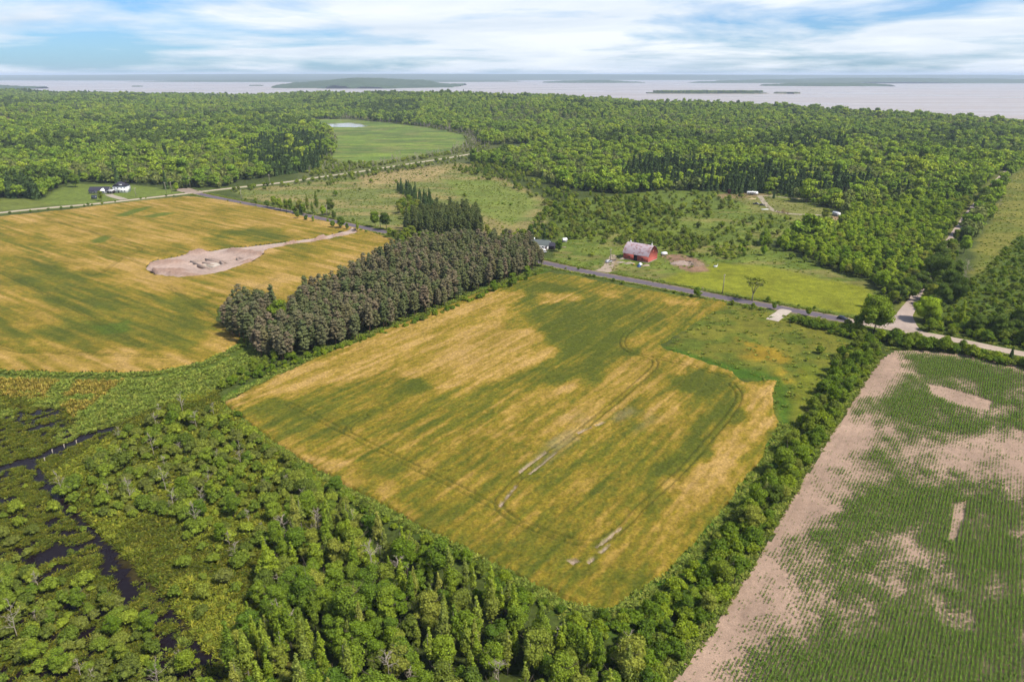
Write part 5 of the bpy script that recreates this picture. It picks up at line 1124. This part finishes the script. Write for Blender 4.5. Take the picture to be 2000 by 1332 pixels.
# ------------------------------------------------------------------ buildings, vehicles and other things
M['barn_red'] = simple('barn_red', alb(214, 108, 98, 2.1), 0.9, var=0.18, scale=0.9, rust=(alb(232, 150, 126, 2.1), 0.55, 0.56))
M['barn_roof'] = simple('barn_roof_tin', alb(214, 196, 206, 1.9), 0.6, 0.0, 0.3, 0.15, 1.5, rust=(alb(184, 136, 134, 2.2), 0.45, 0.50))
M['dark_wood'] = simple('dark_wood', alb(74, 62, 72), 0.9)
M['wood'] = simple('weathered_wood', alb(176, 158, 134), 0.9)
M['stone'] = simple('stone', alb(196, 182, 164), 0.95, var=0.3, bump=0.3)
M['earth'] = simple('heaped_earth', alb(182, 154, 128), 0.95, var=0.3, scale=1.5, bump=0.5)
M['sand'] = simple('sand', alb(226, 200, 156), 0.95, var=0.12)
M['rub'] = simple('rubble', alb(214, 190, 176), 0.95, var=0.35, scale=1.2, bump=0.5)
M['white'] = simple('white_paint', (0.72, 0.72, 0.74), 0.6, var=0.08)
M['slate'] = simple('dark_shingle', alb(78, 76, 96), 0.9, var=0.25, scale=2.0)
M['green_roof'] = simple('grey_green_shingle', alb(124, 134, 134), 0.9, var=0.2, scale=2.0)
M['glass'] = simple('window_glass', (0.03, 0.035, 0.045), 0.15, spec=0.6, var=0.05)
M['blue'] = simple('blue_plastic', alb(52, 98, 168), 0.5, var=0.15)
M['yellow'] = simple('yellow_plastic', alb(226, 190, 70), 0.6, var=0.1)
M['red'] = simple('red_stain', alb(150, 66, 66), 0.85, var=0.2)
M['navy'] = simple('navy_car_paint', (0.012, 0.016, 0.035), 0.25, spec=0.6, var=0.1)
M['silver'] = simple('silver_car_paint', (0.42, 0.42, 0.46), 0.35, 0.4, var=0.1)
M['tyre'] = simple('tyre', (0.02, 0.02, 0.02), 0.9); M['metal'] = simple('grey_metal', (0.35, 0.35, 0.36), 0.5, 0.5)
M['pole'] = simple('pole_wood', alb(196, 186, 168), 0.9, var=0.15)
M['brush'] = simple('dead_brush', alb(168, 112, 96), 0.95, var=0.3)

def mound(name, w, d, h, mat, seed, parent=None, loc=(0, 0, 0), rough=0.4):
    rg = np.random.default_rng(seed); n, m_ = 18, 7; v = [(0, 0, h)]
    for j in range(1, m_):
        f = j / (m_ - 1)
        for i in range(n):
            th = 2 * pi * i / n; k = 1 + (vnoise(cos(th) * 2 + 5, sin(th) * 2 + 5, seed) - 0.5) * 0.6
            v.append((w / 2 * f * cos(th) * k, d / 2 * f * sin(th) * k, (h * (1 - f ** 1.5) + (rg.random() - 0.5) * h * rough * (f < 1)) if f < 1 else -0.1))
    t = [(0, 1 + i, 1 + (i + 1) % n) for i in range(n)]; q = [(1 + j * n + i, 1 + (j + 1) * n + i, 1 + (j + 1) * n + (i + 1) % n, 1 + j * n + (i + 1) % n) for j in range(m_ - 2) for i in range(n)]
    return link(name, mesh_np(name, v, q, t, [mat], smooth=False), parent, loc)
def at(px, py): x, y = G(px, py); return (x, y, float(hgt(x, y)))

def build_barn():
    p0, p1 = np.array(G(1217, 505.5)), np.array(G(1265, 514)); c = (p0 + p1) / 2; ang = math.atan2(*(p1 - p0)[::-1]); Lh, Wd = 8.8, 12.5
    b = empty('barn', (c[0], c[1], 0), ang, 'weathered red barn with arched rusty tin roof beside the paved road', 'barn')
    he, hr = 4.2, 9.9
    prof = [(-0.35, he - 0.35), (0.1, he + 0.5), (0.9, he + 2.0), (2.1, he + 3.5), (3.7, he + 4.75), (5.2, he + 5.45), (Wd / 2, hr)]
    prof = prof + [(Wd - x, z) for x, z in prof[-2::-1]]
    w = MB().box(-Lh, -1.35, 0, 0.25, -0.3, he + 0.2); w.part('wall', M['barn_red'], b); MB().box(1.15, Lh, 0, 0.25, -0.3, he + 0.2).part('wall', M['barn_red'], b)
    MB().box(-1.35, 1.15, 0.02, 0.2, 3.7, he + 0.2).part('lintel', M['barn_red'], b)
    MB().box(-Lh, Lh, Wd - 0.25, Wd, -0.3, he + 0.2).part('wall', M['barn_red'], b)
    for sx in (-1, 1):                                     # gable walls follow the arch
        g = MB(); pts = [(0.2, -0.3)] + [(min(max(x, 0.25), Wd - 0.25), z - 0.22) for x, z in prof[1:-1]] + [(Wd - 0.2, -0.3)]
        x0, x1 = (Lh - 0.25, Lh + 0.03) if sx > 0 else (-Lh - 0.03, -Lh + 0.25)
        n = len(pts); v = [(x0, y, z) for y, z in pts] + [(x1, y, z) for y, z in pts]
        g.add(v, [(i, (i + 1) % n, n + (i + 1) % n, n + i) for i in range(n)], [(0, i, i + 1) for i in range(1, n - 1)] + [(n, n + i + 1, n + i) for i in range(1, n - 1)]); gw = g.part('gable_wall', M['barn_red'], b)
        if sx > 0: MB().box(Lh + 0.03, Lh + 0.1, Wd / 2 - 0.6, Wd / 2 + 0.6, 5.6, 7.0).part('hatch', M['barn_red'], gw)
    r = MB(); th = 0.14; n = len(prof); xs_ = np.linspace(-Lh - 0.5, Lh + 0.5, 12)
    for off in (0, th):
        r.add([(x, y, z + off) for x in xs_ for y, z in prof], [(i * n + j, i * n + j + 1, (i + 1) * n + j + 1, (i + 1) * n + j) for i in range(11) for j in range(n - 1)])
    for i in (0, 11): r.add([(xs_[i], y, z) for y, z in prof] + [(xs_[i], y, z + th) for y, z in prof], [(j, j + 1, n + j + 1, n + j) for j in range(n - 1)])
    rf = r.part('roof', M['barn_roof'], b, True)
    for k in range(9):
        x = -7.6 + k * 1.9; MB().tube([(x, y, z + th + 0.03) for y, z in prof[:7]], 0.05, 4).part('roof_seam', M['barn_roof'], rf)
    for sx in (-7.4, 7.6):
        v = MB().box(sx - 0.3, sx + 0.3, Wd / 2 - 0.3, Wd / 2 + 0.3, hr, hr + 0.9); v.tube([(sx, Wd / 2, hr + 0.9), (sx, Wd / 2, hr + 2.2)], 0.07, 5); v.part('roof_vent', M['white'], rf)
    d = MB().box(-1.35, 1.15, 0.35, 0.45, -0.2, 3.7).part('door', M['dark_wood'], b); MB().box(-0.12, -0.02, 0.3, 0.35, 0, 3.6).part('door_rail', M['dark_wood'], d)
    f = MB().box(-Lh - 0.15, -1.4, -0.12, 0, -0.3, 0.35); f.box(1.2, Lh + 0.15, -0.12, 0, -0.3, 0.35); f.box(Lh + 0.04, Lh + 0.2, 0, Wd, -0.3, 0.5); f.part('stone_footing', M['stone'], b)
    MB().box(-4.9, -4.0, -0.05, 0, 1.6, 2.6).part('window', M['dark_wood'], b); MB().box(4.3, 5.2, -0.05, 0, 1.6, 2.6).part('window', M['dark_wood'], b)
build_barn()

def window(parent, x, y, z, w=1.0, h=1.3, axis='y'):
    if axis == 'y': f = MB().box(x - w / 2, x + w / 2, y - 0.06, y, z, z + h).part('window', M['white'], parent); MB().box(x - w / 2 + 0.08, x + w / 2 - 0.08, y - 0.09, y - 0.06, z + 0.08, z + h - 0.08).part('pane', M['glass'], f)
    else: f = MB().box(x, x + 0.06, y - w / 2, y + w / 2, z, z + h).part('window', M['white'], parent); MB().box(x + 0.06, x + 0.09, y - w / 2 + 0.08, y + w / 2 - 0.08, z + 0.08, z + h - 0.08).part('pane', M['glass'], f)
def gable_roof(parent, x0, x1, y0, y1, ze, zr, mat, name='roof', ov=0.4, t=0.15):
    ym = (y0 + y1) / 2; m_ = MB()
    for o in (0, t): m_.add([(x0 - ov, y0 - ov, ze - 0.2 + o), (x1 + ov, y0 - ov, ze - 0.2 + o), (x1 + ov, ym, zr + o), (x0 - ov, ym, zr + o), (x0 - ov, y1 + ov, ze - 0.2 + o), (x1 + ov, y1 + ov, ze - 0.2 + o)], [(0, 1, 2, 3), (3, 2, 5, 4)])
    for x in (x0 - ov, x1 + ov): m_.add([(x, y0 - ov, ze - 0.2), (x, ym, zr), (x, y1 + ov, ze - 0.2), (x, y1 + ov, ze - 0.2 + t), (x, ym, zr + t), (x, y0 - ov, ze - 0.2 + t)], [(0, 1, 4, 5), (1, 2, 3, 4)])
    m_.add([(x0 - ov, y0 - ov, ze - 0.2), (x1 + ov, y0 - ov, ze - 0.2), (x1 + ov, y0 - ov, ze - 0.2 + t), (x0 - ov, y0 - ov, ze - 0.2 + t)], [(0, 1, 2, 3)])
    return m_.part(name, mat, parent)
def gwalls(parent, x0, x1, y0, y1, ze, zr, mat):
    ym = (y0 + y1) / 2; m_ = MB().box(x0, x1, y0, y1, -0.3, ze)
    for x in (x0, x1): m_.add([(x, y0, ze), (x, y1, ze), (x, ym, zr - 0.02)], [], [(0, 1, 2)])
    return m_.part('wall', mat, parent)

def build_farmhouse():
    x, y, z = at(235, 377); h = empty('farmhouse', (x, y, z), 0.12, 'two-storey white farmhouse with hipped dark roof behind the lawn', 'house')
    MB().box(-6.5, 6.5, 0, 10, -0.3, 6.6).part('wall', M['white'], h)
    r = MB(); r.add([(-7.1, -0.6, 6.5), (7.1, -0.6, 6.5), (7.1, 10.6, 6.5), (-7.1, 10.6, 6.5), (-1.2, 5, 10.4), (1.2, 5, 10.4)], [(0, 1, 5, 4), (2, 3, 4, 5), (3, 2, 1, 0)], [(1, 2, 5), (3, 0, 4)]); rf = r.part('roof', M['slate'], h)
    d = MB().box(-0.3, 2.5, 0.6, 3.5, 7.0, 8.7); d.part('dormer', M['white'], rf)
    MB().add([(-0.6, 0.4, 8.65), (2.8, 0.4, 8.65), (1.1, 0.4, 9.5), (-0.6, 3.9, 8.65), (2.8, 3.9, 8.65), (1.1, 3.9, 9.5)], [(0, 2, 5, 3), (2, 1, 4, 5)], [(0, 1, 2)]).part('dormer_roof', M['slate'], rf)
    MB().box(3.8, 4.7, 6, 6.9, 8, 11).part('chimney', M['dark_wood'], rf)
    for xx in (-4.5, -1.5, 1.8, 4.6): window(h, xx, 0, 4.2)
    for xx in (-4.5, 1.8, 4.6): window(h, xx, 0, 1.0, 1.1, 1.6)
    MB().box(-1.9, -0.9, -0.07, 0, 0, 2.2).part('door', M['dark_wood'], h)
    for yy in (2.5, 7): window(h, 6.5, yy, 4.2, axis='x')
    x, y, z = at(193, 379); w = empty('farmhouse_annex', (x, y, z), 0.12, 'low grey annex with long dark roof left of the white farmhouse', 'house')
    gwalls(w, -9, 9, 0, 10, 3.0, 6.2, M['metal']); gable_roof(w, -9, 9, 0, 10, 3.0, 6.2, M['slate'])
    MB().add([(1.5, -0.8, 3.0), (6.5, -0.8, 3.0), (4, -0.8, 5.2), (1.5, 3, 3.0), (6.5, 3, 3.0), (4, 3, 5.2)], [(0, 2, 5, 3), (2, 1, 4, 5)], [(0, 1, 2)]).part('porch_gable', M['white'], w)
    for xx in (-6.5, -3.5, 0): window(w, xx, 0, 0.9, 1.2, 1.4)
    MB().box(-9.6, -9.05, 1, 6, 2.4, 2.6).part('side_canopy', M['white'], w)
    for xx in (2, 6): MB().box(xx - 0.12, xx + 0.12, -0.75, -0.5, 0, 3).part('post', M['white'], w)
    x, y, z = at(215, 379); l = empty('breezeway', (x, y, z), 0.12, 'short dark-fronted link between farmhouse and annex', 'house')
    MB().box(-2.6, 2.4, 1, 6, -0.3, 2.9).part('wall', M['dark_wood'], l); MB().box(-2.9, 2.7, 0.6, 6.3, 2.9, 3.1).part('roof', M['white'], l); window(l, -1, 1, 0.6, 1.4, 1.8); window(l, 1.2, 1, 0.6, 1.2, 1.8)
    x, y, z = at(184, 390); s_ = empty('solar_panel', (x, y, z), 0.1, 'dark tilted solar panel on posts on the farmhouse lawn', 'solar panel')
    MB().add([(-2.6, 0, 0.8), (2.6, 0, 0.8), (2.6, 1.6, 4.0), (-2.6, 1.6, 4.0), (-2.6, 0.1, 0.7), (2.6, 0.1, 0.7), (2.6, 1.7, 3.9), (-2.6, 1.7, 3.9)], [(0, 1, 2, 3), (7, 6, 5, 4), (0, 4, 5, 1), (2, 6, 7, 3), (0, 3, 7, 4), (1, 5, 6, 2)]).part('panel', M['glass'], s_)
    for xx in (-1.5, 1.5): MB().tube([(xx, 1.2, -0.2), (xx, 1.2, 2.9)], 0.1, 6).part('post', M['metal'], s_)
build_farmhouse()

def build_bungalow():
    x, y, z = at(1056, 487); h = empty('bungalow', (x, y, z), -0.35, 'white bungalow with grey-green roof half hidden by the pine plantation', 'house')
    gwalls(h, -8, 5, 0, 9, 2.9, 5.4, M['white']); gable_roof(h, -8, 5, 0, 9, 2.9, 5.4, M['green_roof'])
    gwalls(h, 5.1, 9, 1.5, 7, 2.5, 4.2, M['dark_wood']); gable_roof(h, 5.4, 9, 1.5, 7, 2.5, 4.2, M['slate'], 'porch_roof')
    for xx in (-5.5, -2.5, 1.5): window(h, xx, 0, 0.9, 1.3, 1.2)
    MB().box(3.2, 4.2, -0.06, 0, 0, 2.1).part('door', M['red'], h); MB().box(-6.6, -5.8, 4, 4.8, 4.8, 6.6).part('chimney', M['white'], h)
    dk = MB().box(-1, 5, -3.2, -0.1, 0.3, 0.45).part('deck', M['wood'], h)
    for i in range(6): MB().box(-0.9 + i * 1.1, -0.8 + i * 1.1, -3.2, -3.1, -0.2, 1.2).part('deck_post', M['wood'], dk)
    x, y, z = at(1104, 474); s_ = empty('garden_shed', (x, y, z), 0.3, 'little shed with white roof right of the bungalow tree', 'shed'); MB().box(-1.4, 1.4, 0, 2.4, -0.2, 2.1).part('wall', M['metal'], s_); gable_roof(s_, -1.4, 1.4, 0, 2.4, 2.1, 2.9, M['white'], ov=0.2)
    x, y, z = at(1101, 484); l = empty('lumber_stack', (x, y, z), 0.2, 'stack of orange lumber right of the bungalow tree', 'lumber')
    for i in range(5): MB().box(-1.8, 1.8, i * 0.35, i * 0.35 + 0.3, 0, 0.25 + 0.15 * (i % 2)).part('board', M['wood'], l)
build_bungalow()

def wheel(parent, x, y, r, w=0.22):
    t = MB().tube([(x, y - w / 2, r), (x, y + w / 2, r)], r, 12).part('wheel', M['tyre'], parent); MB().tube([(x, y - w / 2 - 0.02, r), (x, y + w / 2 + 0.02, r)], r * 0.55, 8).part('rim', M['metal'], t)
def car(px, py, rz, mat, label, kind='suv', s=1.0):
    x, y, z = at(px, py); nm = {'suv': 'parked_car', 'pickup': 'pickup_truck'}[kind]; c = empty(nm, (x, y, z + 0.02), rz, label, 'car' if kind == 'suv' else 'truck', scl=(s, s, s))
    if kind == 'suv': pr = [(-2.3, 0.35), (2.3, 0.35), (2.32, 0.75), (2.1, 0.95), (1.15, 1.05), (0.45, 1.62), (-1.5, 1.68), (-2.15, 1.1), (-2.32, 0.9)]; cabin = [(1.0, 1.08), (0.42, 1.55), (-1.45, 1.6), (-2.0, 1.1)]
    else: pr = [(-2.8, 0.45), (2.8, 0.45), (2.82, 0.95), (2.6, 1.15), (1.5, 1.2), (0.9, 1.85), (-0.5, 1.88), (-0.75, 1.2), (-2.8, 1.2)]; cabin = [(1.4, 1.22), (0.86, 1.78), (-0.46, 1.8), (-0.66, 1.25)]
    hw = 0.9 if kind == 'suv' else 1.0; MB().prism(pr, -hw, hw).part('body', mat, c)
    for sgn in (-1, 1): MB().prism(cabin, sgn * hw - 0.015, sgn * hw + 0.015).part('side_window', M['glass'], c)
    a, b_ = cabin[0], cabin[1]; MB().add([(a[0] + 0.12, -hw + 0.12, a[1]), (a[0] + 0.12, hw - 0.12, a[1]), (b_[0] + 0.1, hw - 0.12, b_[1]), (b_[0] + 0.1, -hw + 0.12, b_[1])], [(0, 1, 2, 3)]).part('windscreen', M['glass'], c)
    for wx in ((-1.4, 1.45) if kind == 'suv' else (-1.75, 1.8)):
        for sgn in (-1, 1): wheel(c, wx, sgn * (hw - 0.1), 0.36)
    for sgn in (-1, 1): MB().box(pr[2][0] - 0.05, pr[2][0] + 0.02, sgn * 0.65 - 0.2, sgn * 0.65 + 0.2, 0.72, 0.88).part('headlight', M['white'], c)
car(1645, 624, -0.66, M['navy'], 'dark blue car stopped on the paved road before the junction')
car(1189, 513, 0.7, M['silver'], 'silver car parked on the dirt drive left of the red barn')
car(1059, 490, 0.1, M['white'], 'white car parked in front of the bungalow')
car(1477, 400, -0.25, M['navy'], 'dark pickup truck below the travel trailer', 'pickup')
car(1489, 402, -0.25, M['tyre'], 'black car parked right behind the dark pickup', 'suv')

def trailer_rv(px, py, rz, L_, label, awn=True):
    x, y, z = at(px, py); c = empty('travel_trailer', (x, y, z), rz, label, 'trailer')
    pr = [(-L_ / 2, 0.75), (L_ / 2 - 0.4, 0.75), (L_ / 2, 1.3), (L_ / 2, 2.7), (L_ / 2 - 0.5, 3.3), (-L_ / 2 + 0.25, 3.35), (-L_ / 2, 3.0)]
    MB().prism(pr, -1.25, 1.25).part('body', M['white'], c)
    MB().box(-L_ / 2 + 0.2, L_ / 2 - 0.5, -1.28, -1.25, 0.95, 1.35).part('stripe', M['slate'], c)
    for k in range(4):
        x0 = -L_ / 2 + 0.8 + k * (L_ - 2) / 4; MB().box(x0, x0 + 1.1, -1.29, -1.25, 1.75, 2.5).part('window', M['glass'], c)
    MB().box(L_ * 0.12, L_ * 0.12 + 0.7, -1.285, -1.25, 0.85, 2.7).part('door', M['metal'], c)
    MB().box(-0.4, 0.5, -0.4, 0.4, 3.35, 3.65).part('roof_unit', M['white'], c)
    for wx in (-0.6, 0.3): wheel(c, wx, -1.15, 0.38); wheel(c, wx, 1.15, 0.38)
    MB().tube([(L_ / 2 - 0.2, 0, 0.8), (L_ / 2 + 1.2, 0, 0.55)], 0.07, 5).part('hitch', M['metal'], c)
    if awn: MB().box(-L_ * 0.3, L_ * 0.25, -2.6, -1.26, 2.65, 2.72).part('awning', M['slate'], c)
trailer_rv(1469, 381, -0.12, 10.5, 'long white travel trailer with awning at the edge of the dark conifers')
trailer_rv(1633, 422, -1.4, 7.5, 'white camper seen end-on beside the sandy patch among trees', False)

def flat_trailer(px, py, rz, label, mat, L_=4.5, name='flatbed_trailer'):
    x, y, z = at(px, py); c = empty(name, (x, y, z), rz, label, 'trailer')
    for i in range(6): MB().box(-L_ / 2, L_ / 2, -1.0 + i * 0.34, -1.0 + i * 0.34 + 0.31, 0.75, 0.83).part('plank', mat, c)
    MB().box(-L_ / 2, L_ / 2, -0.9, 0.9, 0.62, 0.74).part('frame', M['metal'], c)
    for wx in (-0.5, 0.4): wheel(c, wx, -0.95, 0.33); wheel(c, wx, 0.95, 0.33)
    MB().tube([(L_ / 2, 0, 0.68), (L_ / 2 + 1.3, 0, 0.5)], 0.06, 5).part('drawbar', M['metal'], c)
flat_trailer(1199, 509, 0.75, 'flatbed trailer with pale planks behind the silver car', M['wood'])
flat_trailer(1062, 494, 0.05, 'small grey flat trailer in front of the bungalow deck', M['metal'], 4.0)
x, y, z = at(1297, 499); c = empty('box_trailer', (x, y, z), 0.5, 'small white box trailer tilted in the grass right of the barn', 'trailer')
MB().prism([(-2.0, 0.6), (1.8, 0.6), (2.0, 1.3), (1.6, 2.1), (-2.0, 2.2)], -0.95, 0.95).part('body', M['white'], c); wheel(c, 0, -0.95, 0.36); wheel(c, 0, 0.95, 0.36); MB().tube([(1.8, 0, 0.65), (3.2, 0, 0.3)], 0.06, 5).part('drawbar', M['metal'], c)

x, y, z = at(1429, 379); c = empty('red_shed', (x, y, z), 0.1, 'small dark red shed at the left end of the conifer belt', 'shed')
gwalls(c, -2.6, 2.6, 0, 4, 2.6, 4.2, M['red']); gable_roof(c, -2.6, 2.6, 0, 4, 2.6, 4.2, M['red']); MB().box(-0.8, 0.8, -0.06, 0, 0, 2.2).part('door', M['white'], c)
fx, fy = G(405, 515); c = empty('house_foundation', (fx, fy, 0.0), 0.0, 'unfinished house foundation walls in the dug pad of the left field', 'foundation')
for a_, b_ in (((372, 512), (401, 507)), ((401, 507), (430, 512)), ((430, 512), (438, 518)), ((438, 518), (412, 527)), ((412, 527), (372, 512)), ((396, 514), (418, 519)), ((432, 513), (462, 507)), ((462, 507), (468, 511)), ((468, 511), (439, 517))):
    p_, q_ = np.array(G(*a_)), np.array(G(*b_)); d_ = (q_ - p_) / np.linalg.norm(q_ - p_); n_ = np.array([-d_[1], d_[0]]) * 0.35; o_ = np.array([fx, fy])
    f4 = [p_ - n_ - o_, q_ - n_ - o_, q_ + n_ - o_, p_ + n_ - o_]; v_ = [(k_[0], k_[1], z_) for z_ in (-2.8, 0.75 + PRG.uniform(-0.25, 0.2)) for k_ in f4]
    MB().add(v_, [(0, 3, 2, 1), (4, 5, 6, 7), (0, 1, 5, 4), (1, 2, 6, 5), (2, 3, 7, 6), (3, 0, 4, 7)]).part('wall', M['rub'], c)
# rubble and mounds around the barn
x, y, z = at(1343, 516); c = empty('rubble_heap', (x, y, z), -0.25, 'wide heap of pale demolition rubble on bare earth right of the barn', 'rubble')
mound('heap', 15, 9, 1.7, M['rub'], 3, c, (-3, 0, 0), 0.7); mound('heap', 9, 7, 2.0, M['earth'], 4, c, (5, 0.5, 0), 0.6)
rg = np.random.default_rng(6); sm = MB()
for i in range(170):
    p = rg.normal(size=2) * np.array([5.5, 2.6]); s0 = rg.uniform(0.2, 0.7); hz_ = max(0.1, 1.6 - np.hypot(p[0] / 6, p[1] / 3.4) * 1.3)
    sm.box(p[0] - s0 / 2, p[0] + s0 / 2, p[1] - s0 / 2, p[1] + s0 / 2, hz_ - 0.3, hz_ + s0 * 0.5)
tag(sm.part('blocks', M['stone'], c), kind='stuff')
for i in range(12):
    a = np.array([3 + rg.normal() * 2.5, 1.8 + rg.normal() * 1.4, 1.2]); th = rg.uniform(0, 6.28); MB().tube([a, a + np.array([cos(th) * 2.4, sin(th) * 2.4, rg.uniform(-0.6, 0.7)])], 0.12, 4).part('beam', M['dark_wood'], c)
for (p, w, d, h, mt, lb) in (((1216, 506), 6, 3, 0.9, 'stone', 'pale stone mound left of the barn corner'), ((1212, 513), 7, 3, 0.8, 'stone', 'long pale mound in front of the barn left end'), ((1228, 515), 7, 3.4, 1.1, 'stone', 'rounded pale mound in front of the barn door'), ((1262, 519), 5, 2.6, 0.8, 'rub', 'stony heap below the barn corner'), ((1469, 389), 9, 4, 0.9, 'sand', 'low heap of sand below the travel trailer'), ((1622, 428), 9, 4, 0.8, 'sand', 'sandy heap left of the end-on camper')):
    x, y, z = at(*p); e = empty('mound', (x, y, z), 0.3, lb, 'mound'); mound('heap', w, d, h, M[mt], int(p[0]), e)
x, y, z = at(1249, 521); c = empty('tarp_stack', (x, y, z), 0.2, 'blue and white tarp-covered stack in front of the barn', 'tarp')
mound('blue_tarp', 3.4, 2.6, 2.0, M['blue'], 8, c, (-0.3, 0, 0), 0.15); mound('white_tarp', 2.6, 2.2, 1.1, M['white'], 9, c, (0.5, 0.5, 1.3), 0.15)
x, y, z = at(1238, 518); c = empty('yellow_crate', (x, y, z), 0.4, 'small yellow crate on the grass before the barn', 'crate')
for a in ((-0.7, 0.7, -0.5, -0.42), (-0.7, 0.7, 0.42, 0.5), (-0.7, -0.62, -0.42, 0.42), (0.62, 0.7, -0.42, 0.42)): MB().box(*a, 0, 0.8).part('side', M['yellow'], c)
MB().box(-0.62, 0.62, -0.42, 0.42, 0.02, 0.1).part('base', M['yellow'], c)
x, y, z = at(1397, 522); c = empty('water_tub', (x, y, z), 0.0, 'white tub standing alone in the bright meadow', 'tub')
MB().tube([(0, 0, 0), (0, 0, 1.1)], [0.9, 1.1], 12).part('body', M['white'], c); MB().tube([(0, 0, 1.1), (0, 0, 1.13)], 0.95, 12).part('water', M['glass'], c); MB().tube([(1.3, 0, 0), (1.3, 0, 2.0)], 0.12, 6).part('post', M['white'], c)
x, y, z = at(1494, 410); c = empty('board_stack', (x, y, z), 0.0, 'pale stack of boards beside the gravel track', 'boards')
for i in range(4): MB().box(-3, 3, i * 0.4, i * 0.4 + 0.35, 0, 0.4).part('board', M['white'], c)
x, y, z = at(1526, 418); c = empty('brush_pile', (x, y, z), 0.0, 'reddish pile of dead brush on the gravel track bend', 'brush')
for i in range(5):
    q_ = dead(400 + i, 5, 0.5, 'brush'); link('branches', q_[0], c, (PRG.normal() * 2.5, PRG.normal() * 1.5, 0.4), (1.2 + PRG.normal() * 0.2, 0, PRG.uniform(0, 6.28)))
# utility poles
def pole(px, py, h, label):
    x, y, z = at(px, py); c = empty('utility_pole', (x, y, z), 0.9, label, 'utility pole', 'utility poles along the roads')
    MB().tube([(0, 0, -0.3), (0, 0, h)], [0.26, 0.18], 8).part('pole', M['pole'], c)
    a = MB().box(-1.2, 1.2, -0.07, 0.07, h - 0.8, h - 0.65).part('crossarm', M['pole'], c)
    for xx in (-1.05, 0, 1.05): MB().tube([(xx, 0, h - 0.65), (xx, 0, h - 0.4)], 0.06, 6).part('insulator', M['white'], a)
for p, h, lb in (((1411, 574), 11, 'pale utility pole by the road in front of the rubble meadow'), ((639, 425), 10.5, 'utility pole on the meadow side of the road, left of the dirt track'), ((743, 447), 10.5, 'utility pole between two leafy trees near the dirt track'), ((472, 392), 10, 'utility pole nearest the crossroads on the paved road'), ((1192, 512), 8.5, 'utility pole at the barn drive beside the silver car'), ((1694, 632), 10.5, 'utility pole rising through the tall junction tree'),
                 ((325, 378), 11, 'left utility pole of the pair by the crossroads tree'), ((336, 377), 11, 'right utility pole of the pair by the crossroads tree'), ((372, 368), 11, 'utility pole at the forest edge above the crossroads'), ((527, 359), 10, 'utility pole along the far gravel road before the conifers'), ((731, 331), 10, 'utility pole on the far gravel road opposite the straw patch'), ((814, 319), 10, 'utility pole farthest along the far gravel road'), ((266, 385), 9, 'utility pole on the lawn right of the white farmhouse')):
    pole(*p, h, lb)
# white standing stems in the bog
for p in ((150, 868), (126, 876), (103, 886), (88, 902)):
    x, y, z = at(*p); c = empty('bog_post', (x, y, z), 0, 'short bleached post standing in the open bog channel', 'post', 'bleached posts in the bog channel'); MB().tube([(0, 0, -0.3), (0.1, 0, 1.6)], [0.16, 0.12], 6).part('stem', M['dead'], c); MB().tube([(0.07, 0, 1.2), (0.35, 0.1, 1.7)], [0.07, 0.04], 5).part('stub', M['dead'], c)

# ------------------------------------------------------------------ haze
hm, ht, HN, HL = new_mat('summer_haze')
ho = HN('ShaderNodeOutputMaterial'); hv = HN('ShaderNodeVolumePrincipled')
hv.inputs['Color'].default_value = (0.66, 0.80, 1.0, 1); hv.inputs['Density'].default_value = 5.2e-5; hv.inputs['Anisotropy'].default_value = 0.0
HL(hv.outputs[0], ho.inputs['Volume'])
hb = MB().box(-62000, 62000, -500, 62000, WATER_Z - 10, 165)
tag(link('haze', hb.mesh('haze', hm)), 'pale summer haze over the whole landscape', 'haze', kind='stuff')
